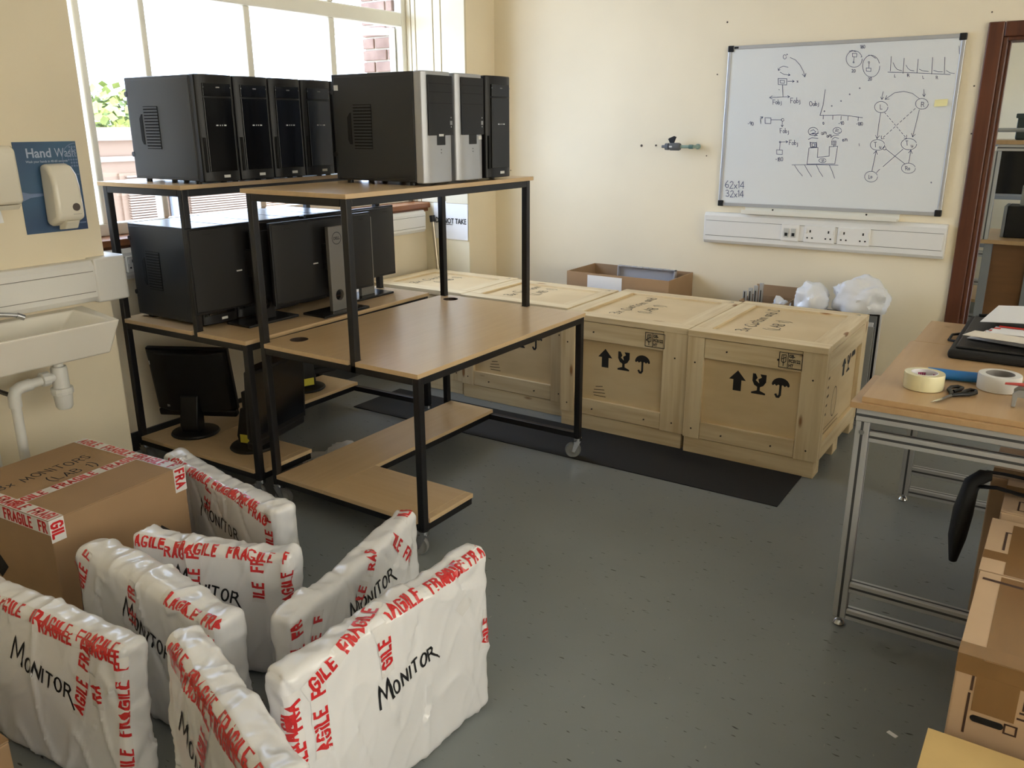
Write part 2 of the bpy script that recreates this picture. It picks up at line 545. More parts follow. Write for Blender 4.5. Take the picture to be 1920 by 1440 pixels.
def strip2d(pl, w, step):
    pts = []
    for i in range(len(pl) - 1):
        a, b = np.array(pl[i], float), np.array(pl[i + 1], float)
        n = max(1, int(np.ceil(np.linalg.norm(b - a) / step)))
        pts += [a + (b - a) * k / n for k in range(n)]
    pts.append(np.array(pl[-1], float))
    L, Rr = [], []
    n = len(pts)
    for i in range(n):
        d0 = pts[i] - pts[i - 1] if i > 0 else pts[1] - pts[0]
        d1 = pts[i + 1] - pts[i] if i < n - 1 else d0
        d0 = d0 / (np.linalg.norm(d0) + 1e-9); d1 = d1 / (np.linalg.norm(d1) + 1e-9)
        t = d0 + d1
        ln = np.linalg.norm(t)
        t = d0 if ln < 0.3 else t / ln
        nn = np.array((-t[1], t[0]))
        k = w / 2 / max(0.5, abs(np.dot(nn, np.array((-d1[1], d1[0])))))
        ex = np.zeros(2)
        if i == 0: ex = -d1 * w * .35
        if i == n - 1: ex = d0 * w * .35
        L.append(pts[i] + nn * k + ex); Rr.append(pts[i] - nn * k + ex)
    return L, Rr


def strokes(mb, lines, w, fn, step=0.01):
    for pl in lines:
        if len(pl) < 2:
            continue
        L, Rr = strip2d(pl, w, step)
        vs = []
        for a, b in zip(L, Rr):
            vs += [fn(a[0], a[1]), fn(b[0], b[1])]
        mb.add(vs, [(2 * i, 2 * i + 1, 2 * i + 3, 2 * i + 2) for i in range(len(L) - 1)])
    return mb


def fonttext(body, size, bold=0.0, sx=1.0):
    cu = bpy.data.curves.new('t', 'FONT')
    cu.body = body
    cu.size = size
    cu.offset = bold
    cu.resolution_u = 3
    o = bpy.data.objects.new('t', cu)
    COL.objects.link(o)
    dg = bpy.context.evaluated_depsgraph_get()
    me = bpy.data.meshes.new_from_object(o.evaluated_get(dg))
    vs = [(v.co.x * sx, v.co.y) for v in me.vertices]
    fs = [tuple(p.vertices) for p in me.polygons]
    bpy.data.objects.remove(o); bpy.data.curves.remove(cu); bpy.data.meshes.remove(me)
    w = max(v[0] for v in vs)
    return vs, fs, w


def printed(mb, body, size, fn, at=(0, 0), bold=0.0, sx=1.0, center=False):
    vs, fs, w = fonttext(body, size, bold, sx)
    ox = at[0] - (w / 2 if center else 0)
    mb.add([fn(x + ox, y + at[1]) for x, y in vs], fs)
    return w

# ================================================================== the setting
XW, XA, XP = -4.01, -3.87, -3.49       # window plane, apron wall face, pillar face
YB, ZC = 5.0, 3.05                      # back wall, ceiling
XR, YF = 2.6, -3.2
YP0, YP1 = 2.03, 4.68                   # window recess in view
ZS, ZH = 1.085, 2.80                    # sill, window head

fl = MB().box(-4.3, YF - .15, -.1, XR + .15, 9.3, 0)
build(fl, 'floor', M_FLOOR, kind='structure', fix=False)
cl = MB().box(-4.3, YF - .15, ZC, 4.2, 9.3, ZC + .12)
build(cl, 'ceiling', M_CEIL, kind='structure', fix=False)

w = MB()
w.box(-4.3, YF - .15, 0, XP, YP0, ZC)
w.box(-4.3, YP1, 0, XP, YB + .14, ZC)
for (a, b) in ((YP0, YP1),):
    w.box(-4.25, a, 0, XA, b, ZS - .035)
    w.box(-4.25, a, ZH, XP - .1, b, ZC)
build(w, 'wall_left', M_WALL, kind='structure', fix=False)

DX0, DX1, DZ = -0.436, 0.43, 1.99
w = MB()
w.box(-4.3, YB, 0, DX0, YB + .14, ZC)
w.box(DX0, YB, DZ, DX1, YB + .14, ZC)
w.box(DX1, YB, 0, 4.2, YB + .14, ZC)
wb = build(w, 'wall_back', M_WALL, kind='structure', fix=False)
RY0, RY1, RZ0, RZ1 = -1.9, 3.6, .9, 2.7
w = MB().box(XR, YF, 0, XR + .15, RY0, ZC).box(XR, RY1, 0, XR + .15, YB, ZC).box(XR, RY0, 0, XR + .15, RY1, RZ0).box(XR, RY0, RZ1, XR + .15, RY1, ZC)
build(w, 'wall_right', M_WALL, kind='structure', fix=False)
w = MB().box(-4.3, YF - .15, 0, XR + .15, YF, ZC)
build(w, 'wall_front', M_WALL, kind='structure', fix=False)
# next room beyond the door
w = MB()
w.box(-1.6, 9.0, 0, 4.2, 9.15, ZC)
w.box(-1.75, YB + .14, 0, -1.6, 7.3, ZC); w.box(-1.75, 8.5, 0, -1.6, 9.15, ZC); w.box(-1.75, 7.3, 0, -1.6, 8.5, 1.45); w.box(-1.75, 7.3, 1.78, -1.6, 8.5, ZC)
w.box(4.05, YB + .14, 0, 4.2, 9.15, ZC)
build(w, 'wall_far', M_WALL, kind='structure', fix=False)

# nail holes and marks on the back wall
nh = MB()
for (x, z, r_) in ((-2.367, 1.475, .008), (-2.269, 1.477, .006), (-1.90, 1.88, .004), (-1.935, 1.42, .004), (-.53, 1.55, .004), (-.55, 1.78, .004),
                   (-1.86, 2.16, .005), (-3.36, 1.3, .004), (-.52, 2.12, .004)):
    nh.cyl((x, 4.9985, z), (x, 5.001, z), r_, 10)
build(nh, 'screw_hole', mat('hole_brown', (84, 72, 60), 0.8), wb, kind='stuff', fix=False)

# skirting
bxs = MB().box(XA, YP0, 0, XA + .012, YP1, .1)
build(bxs, 'baseboard_left', M_BASEB, kind='structure', fix=False)
bxs = MB().box(XP, YB - .012, 0, -.525, YB, .1)
build(bxs, 'baseboard_back', M_BASEB, kind='structure', fix=False)
bxs = MB(); bxs.box(XP, YF, 0, XP + .012, YP0, .1)
build(bxs, 'baseboard_pillar', M_BASEB, kind='structure', fix=False)


# windows: frame, mullions, transom, panes each on their own
def window(nm, y0, y1, uprights, sashes):
    wo = thing(nm, None, None, (XW, 0, 0)); wo['kind'] = 'structure'
    fr = MB()
    fr.box(-.03, y0, ZS, .03, y0 + .06, ZH); fr.box(-.03, y1 - .06, ZS, .03, y1, ZH)
    fr.box(-.03, y0, ZH - .06, .03, y1, ZH); fr.box(-.03, y0, ZS, .03, y1, ZS + .06)
    build(fr, 'window_frame', M_WHITEP, wo, fix=False, bevel=.006)
    bx('transom', M_WHITEP, (-.035, y0 + .06, 2.232), (.035, y1 - .06, 2.322), wo, bevel=.012)
    ys = [y0 + .06]
    for (a, b) in uprights:
        bx('mullion', M_WHITEP, (-.03, a, ZS + .06), (.03, b, 2.232), wo, bevel=.008)
        bx('mullion', M_WHITEP, (-.03, a, 2.322), (.03, b, ZH - .06), wo, bevel=.008)
    edges = [y0 + .06] + [c for u in uprights for c in u] + [y1 - .06]
    for i in range(0, len(edges), 2):
        if i // 2 not in sashes:
            bx('pane', M_GLASS, (-.004, edges[i], ZS + .06), (.0, edges[i + 1], 2.232), wo)
        bx('pane', M_GLASS, (-.004, edges[i], 2.322), (.0, edges[i + 1], ZH - .06), wo)
    return wo


UP = [(2.335, 2.372), (2.672, 2.708), (3.31, 3.356), (3.95, 4.0)]
win = window('window_1', YP0, YP1, UP, (4,))
# the far casement stands open outwards
sa = thing('t', None, None); bpy.data.objects.remove(sa)
hs = MB(); W_, H_ = .60, 1.08
for (a, b, c, d) in ((0, 0, .04, H_), (W_ - .04, 0, W_, H_), (.04, 0, W_ - .04, .05), (.04, H_ - .045, W_ - .04, H_)):
    hs.box(a, -.02, b, c, .02, d)
so = build(hs, 'casement_sash', M_WHITEP, win, fix=False, bevel=.005, loc=(-.03, 4.62, ZS + .065), rot=(0, 0, R(218)))
bx('pane', M_GLASS, (.04, -.003, .05), (W_ - .04, .001, H_ - .045), so)
# unseen window and translucent blinds, added so the sun fills warmly from the right
w3 = thing('window_unseen', None, None, (XR + .1, 0, 0)); w3['kind'] = 'structure'
for (a, b) in (((-.03, RY0, RZ0), (.03, RY0 + .06, RZ1)), ((-.03, RY1 - .06, RZ0), (.03, RY1, RZ1)), ((-.03, RY0 + .06, RZ0), (.03, RY1 - .06, RZ0 + .06)), ((-.03, RY0 + .06, RZ1 - .06), (.03, RY1 - .06, RZ1))):
    bx('window_frame', M_WHITEP, a, b, w3)
M_FILLBLIND = bpy.data.materials.new('fill_blind_fabric'); M_FILLBLIND.use_nodes = True
_n = M_FILLBLIND.node_tree; _n.nodes.remove(_n.nodes['Principled BSDF'])
_t = _n.nodes.new('ShaderNodeBsdfTranslucent'); _t.inputs[0].default_value = (.78, .66, .48, 1)
_d = _n.nodes.new('ShaderNodeBsdfDiffuse'); _d.inputs[0].default_value = (.75, .68, .55, 1)
_m = _n.nodes.new('ShaderNodeMixShader'); _m.inputs[0].default_value = .3
_n.links.new(_t.outputs[0], _m.inputs[1]); _n.links.new(_d.outputs[0], _m.inputs[2]); _n.links.new(_m.outputs[0], _n.nodes['Material Output'].inputs[0])
for i, (a, b) in enumerate(((RY0 - .05, -.075), (-.105, 1.755), (1.725, RY1 + .05))):
    bl = thing('fill_blind', ('added cream blind for warm fill by the front wall corner', 'middle added cream blind for warm fill from the right', 'added cream blind for warm fill beside the aluminium desk')[i], 'blind', (XR - .012 - .012 * (i % 2), (a + b) / 2, RZ0 - .06), 0, 'added blinds for warm fill on the right')
    h = (b - a) / 2
    build(MB().grid(lambda u, v: (0, -h + 2 * h * u, .02 + (RZ1 - RZ0 + .07) * v), 2, 2), 'fabric', M_FILLBLIND, bl, fix=False)
    build(MB().cyl((-.03, -h, RZ1 - RZ0 + .1), (-.03, h, RZ1 - RZ0 + .1), .025, 14), 'roller', M_WHITEP, bl)
    build(MB().cyl((0, -h, .015), (0, h, .015), .01, 10), 'bottom_bar', M_WHITEP, bl)
up = bx('wall_sun_block', M_WALLOUT, (-4.3, YF - .15, ZC + .125), (4.2, 9.3, 9.5)); up['kind'] = 'structure'  # unseen block added above the ceiling to keep the sun off the facade outside
portal((XW - .06, (YP0 + YP1) / 2, (ZS + ZH) / 2), (0, R(-90), 0), ZH - ZS, YP1 - YP0)
portal((-1.7, 7.9, 1.615), (0, R(-90), 0), .33, 1.2)

# sills
for i, (a, b) in enumerate(((YP0, YP1),)):
    o = bx('window_sill_%d' % (i + 1), M_SILL, (-4.05, a, ZS - .035), (XA + .045, b, ZS), bevel=.006, kind='structure')
    o.name = 'trim_%d' % (i + 1)
    if i == 0:
        bx('sill_moulding', M_SILL, (XA, a, ZS - .06), (XA + .025, b, ZS - .036), o, bevel=.006)
# boarded reveal at the far end of the window
rv = thing('trim_3', None, None, (0, YP1, 0)); rv['kind'] = 'structure'
for (a, b) in ((-3.978, -3.939), (-3.932, -3.899), (-3.892, -3.75), (-3.743, -3.685), (-3.678, -3.487)):
    bx('reveal_board', mat('cream_gloss_paint', (216, 206, 180), .4, var=.02), (a, -.018, ZS + .002), (b, .0, ZH), rv, bevel=.003)
o = bx('trim_4', mat('reveal_cream', (238, 230, 205), .5, var=.02), (XA, YP1 - .01, 0), (-3.487, YP1, ZS), kind='structure')

# brick jamb outside the window
bw = bx('wall_outer', M_MORTAR, (-4.32, 4.625, .4), (-4.06, 5.2, 3.0)); bw['kind'] = 'structure'
bh, bg_, bl = .065, .011, .215
me0 = None
k = 0
z = 1.35
while z < 2.95:
    cuts = [(-4.335, -4.12), (-4.109, -4.055)] if k % 2 else [(-4.335, -4.232), (-4.221, -4.055)]
    for (a, b) in cuts:
        bx('brick', M_BRICK, (a, 4.612, z), (b, 4.72, z + bh), bw, bevel=.006)
    z += bh + bg_; k += 1

# door frame in the back wall
df = thing('door_1', None, None, (0, YB, 0)); df['kind'] = 'structure'
bx('architrave', M_DOORW, (-.524, -.022, 0), (-.452, .0, 2.073), df, bevel=.006)
bx('architrave', M_DOORW, (DX1 + .016, -.022, 0), (DX1 + .088, .0, 2.073), df, bevel=.006)
bx('architrave', M_DOORW, (-.452, -.022, 2.003), (DX1 + .016, .0, 2.073), df, bevel=.006)
bx('jamb', M_DOORW, (-.452, -.012, 0), (-.432, .15, 2.003), df, bevel=.003)
bx('jamb', M_DOORW, (DX1 - .004, -.012, 0), (DX1 + .016, .15, 2.003), df, bevel=.003)
bx('jamb', M_DOORW, (-.432, -.012, 1.985), (DX1 - .004, .15, 2.003), df, bevel=.003)
bx('door_stop', M_DOORW, (-.432, .05, 0), (-.42, .085, 1.985), df, bevel=.002)

# ------------------------------------------------------------------ outside the window
bld = thing('roof_enclosure', 'sunlit tan rooftop building with louvred panels seen outside the window', 'building', (-16, 12, -6))
bx('wall', M_TANW, (-2.0, -9, 0), (0, 16, 7.35), bld)
bx('parapet_cap', M_LOUV, (-2.1, -9.1, 7.35), (.1, 16.1, 7.6), bld)
bx('ledge', M_LOUV, (0, -9, 6.95), (.06, 16, 7.05), bld)
for (a, b) in ((9.95, 10.75), (11.35, 12.85), (13.3, 14.9), (15.4, 17.0)):
    bx('louvre_frame', M_TANW, (0, a - .12 - 12, 4.9), (.05, b + .12 - 12, 6.72), bld)
    lv = MB()
    zz = 4.95
    while zz < 6.65:
        lv.add([(.05, a - 12, zz), (.05, b - 12, zz), (.12, b - 12, zz - .012), (.12, a - 12, zz - .012),
                (.05, a - 12, zz + .03), (.05, b - 12, zz + .03), (.12, b - 12, zz + .018), (.12, a - 12, zz + .018)],
               [(0, 1, 2, 3), (4, 7, 6, 5), (2, 6, 7, 3), (0, 4, 5, 1), (0, 3, 7, 4), (1, 5, 6, 2)])
        zz += .05
    build(lv, 'louvre_slats', M_LOUV, bld, fix=False, kind='stuff')
bx('downpipe', M_GREYM, (.05, 10.87 - 12, 3), (.17, 11.08 - 12, 6.5), bld, bevel=.03)
rd = bx('neighbouring_roof', M_ROOF, (-40, -30, -6.2), (-4.4, 60, -6), kind='structure')
rd.name = 'floor_outside'


def tree(x, y, zb, rad, seed, label):
    rnd = random.Random(seed)
    t = thing('tree', label, 'tree', (x, y, zb), group='trees beyond the rooftops')
    mb = MB()
    for i in range(900):
        d = Vector((rnd.gauss(0, 1), rnd.gauss(0, 1), rnd.gauss(0, 1))).normalized()
        rr = rad * (0.65 + .4 * rnd.random()) * (1 + .25 * noise.noise(d * 2.2 + Vector((seed, 0, 0))))
        c = Vector((0, 0, 7)) + Vector((d.x * rr, d.y * rr, d.z * rr * .9))
        a = Vector((rnd.uniform(-1, 1), rnd.uniform(-1, 1), rnd.uniform(-1, 1))).normalized() * .22
        b = a.cross(d).normalized() * .2
        mb.add([c - a, c + b, c + a, c - b], [(0, 1, 2, 3)])
    build(mb, 'foliage', M_LEAF, t, fix=False, kind='stuff')
    tk = MB().tube([(0, 0, 0), (.1, 0, 3), (0, .1, 7)], [.3, .24, .12], 8)
    build(tk, 'trunk', M_SILL, t)


tree(-34, 20.5, -5.9, 2.2, 1, 'bright green tree crown showing above the tan parapet')
tree(-36, 26.4, -6.0, 2.0, 2, 'lower yellow green tree beside the crown above the parapet')
tree(-35, 15.3, -5.95, 2.1, 3, 'green tree half hidden by the white window jamb')

# ================================================================== back wall fittings
def homog(src, dst):
    A = []
    for (x, y), (u, v) in zip(src, dst):
        A.append([x, y, 1, 0, 0, 0, -u * x, -u * y, -u]); A.append([0, 0, 0, x, y, 1, -v * x, -v * y, -v])
    _, _, vt = np.linalg.svd(np.array(A, float))
    return vt[-1].reshape(3, 3)


BW, BH = 1.222, .897
wbd = thing('whiteboard', 'whiteboard covered in marker diagrams on the cream wall', 'whiteboard', (-1.836, YB, 1.132))
bx('panel', M_BOARD, (.012, -.016, .012), (BW - .012, -.001, BH - .012), wbd)
for (a, b) in (((0, -.02, 0), (BW, 0, .02)), ((0, -.02, BH - .02), (BW, 0, BH)), ((0, -.02, .02), (.02, 0, BH - .02)), ((BW - .02, -.02, .02), (BW, 0, BH - .02))):
    bx('frame_rail', M_ALU, a, b, wbd, bevel=.003)
for (x, z) in ((0, 0), (BW, 0), (0, BH), (BW, BH)):
    sx, sz = (1 if x == 0 else -1), (1 if z == 0 else -1)
    bx('corner_cap', M_BLACKP, (x - sx * .002, -.023, z - sz * .002), (x + sx * .032, .0, z + sz * .032), wbd, bevel=.004)
bx('maker_badge', M_BLACKP, (.035, -.0215, BH - .016), (.06, -.0195, BH - .005), wbd)
HM = homog([(32, 112), (1820, 8), (1608, 1380), (-52, 1300)], [(0, BH), (BW, BH), (BW, 0), (0, 0)])


def wb_fn(x, y):
    q = HM @ np.array((x, y, 1.0))
    return (q[0] / q[2], -.0168, q[1] / q[2])


def arrow(pts, hl=20):
    a, b = np.array(pts[-2], float), np.array(pts[-1], float)
    d = (b - a) / np.linalg.norm(b - a)
    n = np.array((-d[1], d[0]))
    return [pts, [tuple(b - d * hl + n * hl * .6), tuple(b), tuple(b - d * hl - n * hl * .6)]]


def sq(x0, y0, x1, y1):
    return [(x0, y0), (x1, y0 + 2), (x1 - 2, y1), (x0 + 1, y1 - 2), (x0, y0)]


def dash(a, b, n=9):
    a, b = np.array(a, float), np.array(b, float)
    return [[tuple(a + (b - a) * (i / n)), tuple(a + (b - a) * ((i + .55) / n))] for i in range(n)]


def wtxt(s, cx, cy, h):
    ls, w_ = textlines(s, h, .15, 1.0, .08, random.Random(len(s) + int(cx)))
    return [[(cx - w_ / 2 + a, cy + h / 2 - b) for a, b in l] for l in ls]


K = []
K += wtxt('180', 1035, 112, 24) + [circ(450, 190, 12, 14, 16), circ(468, 172, 3, 8)]
K += arrow([(490, 195), (530, 212), (565, 252), (590, 300), (600, 340)], 24)
K += [[(402, 290), (415, 270), (440, 260), (475, 268)], [(415, 305), (445, 322), (488, 326)], [(400, 275), (402, 292), (416, 286)], [(478, 316), (489, 327), (476, 331)]]
K += [sq(400, 352, 465, 400), sq(415, 366, 448, 388)] + arrow([(472, 373), (520, 373)], 14) + wtxt('x', 545, 368, 24)
K += [[(432, 400), (436, 488)], [(404, 436), (410, 438)]] + arrow([(435, 490), (395, 493), (335, 495)], 20) + arrow([(395, 492), (485, 488)], 14)
K += wtxt('Fobj', 392, 527, 34) + wtxt('Fobj', 528, 516, 38) + wtxt('-90', 193, 690, 26)
K += arrow([(268, 690), (266, 650), (285, 640)], 16) + [sq(300, 646, 345, 690), [(345, 662), (425, 662)], circ(432, 662, 10, 12)] + arrow([(430, 674), (428, 714)], 14)
K += wtxt('Fobj', 445, 742, 34) + [circ(412, 828, 6, 10)] + arrow([(412, 828), (470, 825)], 14) + wtxt('Fobj', 512, 832, 34)
K += [[(412, 836), (408, 885)], sq(386, 886, 430, 920)] + wtxt('-180', 405, 957, 28)
K += [[(752, 435), (745, 480), (735, 550), (712, 628), (790, 628), (860, 625), (940, 632), (1030, 645)]]
K += [[(x, 626 + (x - 737) * .05), (x - 2, 655 + (x - 737) * .05)] for x in (737, 808, 870, 922, 998)]
K += wtxt('0', 737, 688, 18) + wtxt('-90', 870, 686, 24) + wtxt('-180', 1008, 690, 24) + wtxt('Oobj', 668, 538, 34)
K += [circ(a, b, 4, 8) for a, b in ((745, 597), (800, 557), (870, 520), (935, 470), (1010, 424), (541, 100), (1540, 1128))]
K += [circ(970, 205, 60, 24, 62) + [(1020, 190)], [(932, 148), (955, 140), (985, 152)], circ(1097, 258, 64, 24, 82), [(1078, 176), (1100, 178), (1130, 200)]]
K += [sq(957, 162, 990, 190), [(970, 190), (966, 226)], circ(966, 230, 5, 8), circ(1081, 230, 6, 8), [(1081, 238), (1079, 270)], sq(1060, 272, 1096, 298)]
K += wtxt('20', 965, 295, 22) + wtxt('20', 1087, 355, 22)
K += [[(1222, 303), (1400, 307), (1690, 320)], [(1248, 185), (1240, 295)], [(1262, 232), (1275, 262), (1292, 282), (1326, 293)], [(1345, 198), (1335, 312)],
      [(1358, 250), (1372, 274), (1390, 288), (1418, 294)], [(1450, 205), (1440, 308)], [(1458, 280), (1480, 292), (1526, 297)], [(1558, 192), (1550, 316)],
      [(1565, 290), (1600, 299), (1632, 300)], [(1650, 190), (1645, 312)], [(1660, 290), (1690, 308), (1722, 312)], [(1757, 105), (1760, 165)]]
K += wtxt('L', 1275, 330, 20) + wtxt('R', 1376, 325, 22) + wtxt('L', 1488, 340, 20) + wtxt('R', 1590, 343, 22)
K += [circ(1170, 565, 50, 24, 42), circ(1475, 540, 48, 24, 40), circ(1140, 848, 54, 24, 40), circ(1375, 842, 58, 24, 42), circ(1090, 1085, 48, 24, 40), circ(1370, 1022, 52, 24, 38)]
K += wtxt('L', 1170, 565, 34) + wtxt('R', 1480, 542, 36) + wtxt('T', 1125, 845, 36) + wtxt('u', 1160, 862, 30) + wtxt('T', 1362, 832, 34) + wtxt('u', 1398, 850, 30)
K += wtxt('Lo', 1085, 1085, 26) + wtxt('Ro', 1365, 1022, 28)
K += arrow([(1186, 450), (1178, 478), (1175, 508)], 18) + arrow([(1490, 432), (1492, 486)], 18)
K += arrow([(1455, 500), (1405, 462), (1340, 447), (1270, 458), (1200, 507)], 26) + arrow([(1165, 610), (1150, 700), (1137, 802)], 24) + arrow([(1455, 585), (1432, 680), (1403, 788)], 24)
K += dash((1425, 575), (1172, 802), 10) + dash((1195, 605), (1356, 797), 9) + [[(1168, 780), (1170, 804), (1192, 800)], [(1358, 774), (1358, 800), (1338, 796)]]
K += arrow([(1097, 1042), (1130, 892)], 24) + arrow([(1372, 982), (1390, 886)], 24) + [[(1130, 1055), (1155, 1030)], [(1180, 1010), (1330, 880)], [(1345, 990), (1204, 880)], circ(1192, 873, 12, 12)]
K += [[(628, 872), (695, 868), (690, 942), (778, 932), (780, 862), (842, 858), (820, 990), (612, 992), (628, 872)], circ(728, 965, 27, 20, 16), [(716, 962), (738, 958), (722, 974), (744, 966)]]
K += [[(500, 998), (680, 996), (845, 1000)], [(520, 1002), (548, 1045), (578, 1080)], [(595, 1000), (620, 1045), (646, 1086)], [(683, 1000), (704, 1045), (730, 1085)], [(780, 1000), (800, 1045), (818, 1098)]]
K += [sq(640, 830, 682, 866), sq(650, 838, 672, 860), [(636, 826), (640, 866), (686, 868), (684, 828)], sq(798, 818, 830, 850), sq(806, 826, 822, 842), [(814, 850), (812, 862)]]
K += [circ(660, 748, 37, 20, 30), [(640, 745), (662, 735), (680, 752), (650, 768), (700, 762)], [(632, 772), (660, 760), (692, 778), (668, 782)], [(624, 808), (650, 795), (696, 800)], circ(840, 742, 32, 20, 24),
      [(826, 750), (832, 728), (852, 736), (830, 744), (858, 756)], [(790, 795), (812, 778), (852, 774)], [(800, 808), (822, 790), (850, 800)]]
K += wtxt('am', 740, 755, 34) + wtxt('am', 778, 775, 30) + wtxt('em', 896, 806, 32) + [[(1002, 838), (1004, 856)]]
KB = wtxt('62x14', 72, 1145, 52) + wtxt('32x14', 72, 1212, 48)
build(strokes(MB(), K, 3.8, wb_fn, 12), 'marker_drawing', M_BLUEMK, wbd, fix=False, kind='stuff')
build(strokes(MB(), KB, 4.6, wb_fn, 12), 'marker_numbers', M_BLUEMK, wbd, fix=False, kind='stuff')
tr = MB().extr([(0, 0), (-.07, -.004), (-.078, .0), (-.08, .022), (-.076, .022), (-.07, .006), (-.006, .008), (-.006, .04), (0, .04)], .165, 1.02,
               lambda a, b, h: (h, a - .0, b - .034))
build(tr, 'pen_tray', M_WHITEP, wbd)
for x in (.33, .85):
    build(MB().cyl((x, -.0055, -.012), (x, -.0085, -.012), .005, 10), 'tray_screw', M_BLACKP, wbd)
pn = MB().grid(lambda u, v: (1.118 + .06 * u, -.0185 - .006 * (1 - v) ** 2, .585 - .034 * (1 - v) + .003 * u), 4, 4)
pn.grid(lambda u, v: (1.118 + .06 * u, -.0178 - .006 * (1 - v) ** 2, .585 - .034 * (1 - v) + .003 * u), 4, 4)
build(pn, 'sticky_note', M_POSTIT, loc=(-1.836, YB, 1.132), label='small yellow sticky note on the whiteboard right edge', cat='note')


def trunking(name, label, length, h, d, loc, rz, covers, sockets=(), endround=0.0):
    """dado trunking along local x, standing off the wall along -y"""
    t = thing(name, label, 'trunking', loc, rz)
    pr = [(0, 0), (0, h), (-d * .75, h), (-d, h - d * .35), (-d, d * .35), (-d * .75, 0)]
    build(MB().extr(pr, 0, length, lambda a, b, L_: (L_, a, b)), 'channel', M_TRUNK, t, bevel=.004, smooth=35)
    for (a, b) in covers:
        bx('cover_strip', M_TRUNK, (a, -d - .0035, h * .25 + .0015), (b, -d + .002, h * .74 - .0015), t, bevel=.0015)
        dk = MB().box(a, -d - .0006, h * .25 - .0012, b, -d + .001, h * .25 + .0012).box(a, -d - .0006, h * .74 - .0012, b, -d + .001, h * .74 + .0012)
        build(dk, 'cover_groove', mat('groove_shadow', (120, 118, 112), .7), t, fix=False)
    if endround:
        pe = [(length - .09, 0), (length - .09, -d - .006), (length + endround - .035, -d - .006), (length + endround - .012, -d + .004), (length + endround, -d + .03), (length + endround, .12), (length, .12), (length, 0)]
        build(MB().extr(pe, -.006, h + .006, lambda a, b, L_: (a, b, L_)), 'corner_cover', M_TRUNK, t, bevel=.008, smooth=40, seg=3)
    for (x0, x1, kind) in sockets:
        pl = bx('socket_plate', M_TRUNK, (x0, -d - .012, h * .24), (x1, -d + .002, h * .76), t, bevel=.003)
        if kind == 'double':
            hw = (x1 - x0) / 2
            for s_ in (0, 1):
                cx = x0 + hw * (s_ + .5) + (.008 if s_ else -.008)
                pin = MB()
                pin.box(cx - .004, -d - .0125, h * .55, cx + .004, -d - .0115, h * .55 + .014)
                pin.box(cx - .018, -d - .0125, h * .36, cx - .009, -d - .0115, h * .36 + .008)
                pin.box(cx + .009, -d - .0125, h * .36, cx + .018, -d - .0115, h * .36 + .008)
                build(pin, 'pin_holes', M_BLACKP, pl, fix=False)
                ex = x0 + .012 if s_ == 0 else x1 - .012
                bx('switch_rocker', M_TRUNK, (ex - .006, -d - .016, h * .52), (ex + .006, -d - .011, h * .66), pl, bevel=.002)
        else:
            for s_ in range(2):
                cx = x0 + (x1 - x0) * (.3 + .4 * s_)
                j = bx('data_jack', mat('jack_grey', (190, 190, 186), .5), (cx - .014, -d - .015, h * .36), (cx + .014, -d - .011, h * .64), pl, bevel=.001)
                bx('jack_opening', M_BLACKP, (cx - .008, -d - .0155, h * .4), (cx + .008, -d - .0145, h * .5), pl)
    return t


trunking('dado_trunking', 'white plastic dado trunking with sockets below the whiteboard', 1.335, .182, .05, (-1.905, YB, .91), 0, ((.012, 1.323),),
         ((.475, .575, 'data'), (.605, .775, 'double'), (.79, .96, 'double')))
trunking('dado_trunking', 'white plastic trunking wrapping the pillar above the sink', 1.18, .176, .062, (XP, .85, .889), R(90), ((0, 1.085),), (), .068)
trunking('dado_trunking', 'white plastic trunking on the wall under the window sill', YP1 - YP0 - .1, .15, .06, (XA, YP0 + .02, .888), R(90), ((0, YP1 - YP0 - .11),), ((.27, .42, 'double'),))

# pipe stub with grey valve on the back wall
vv = thing('gas_valve', 'grey valve with black tap on a stub of pale green pipe', 'valve', (-2.15, YB, 1.473))
build(MB().tube([(.16, 0, .001), (.16, -.055, .0), (.15, -.07, 0), (.07, -.075, 0)], .0095, 12), 'pipe', M_TEAL, vv, smooth=40)
build(MB().lathe([(.016, 0), (.016, .01), (.012, .012)], 16, (.16, -.012, 0), 'y'), 'wall_flange', M_TEAL, vv, smooth=40)
build(MB().cyl((.13, -.075, 0), (.155, -.073, 0), .0125, 14), 'coupling', mat('teal_dark', (96, 128, 124), .4), vv)
build(MB().lathe([(.0, -.09), (.008, -.09), (.009, -.072), (.02, -.066), (.021, -.045), (.016, -.043), (.016, -.036), (.023, -.034), (.023, .022), (.018, .03), (.011, .032)], 20, (.045, -.075, 0), 'x'),
      'valve_body', M_VALVE, vv, smooth=35)
hd = MB().extr([(-.012, 0), (.012, 0), (.02, .022), (.026, .036), (.012, .042), (-.018, .03), (-.026, .024), (-.02, .014)], -.006, .006, lambda a, b, h: (.02 + a, -.075 + h, .02 + b))
build(hd, 'tap_handle', M_BLACKP, vv, bevel=.002)
bx('valve_sticker', M_STICK, (.012, -.0985, -.004), (.03, -.0965, .005), vv)

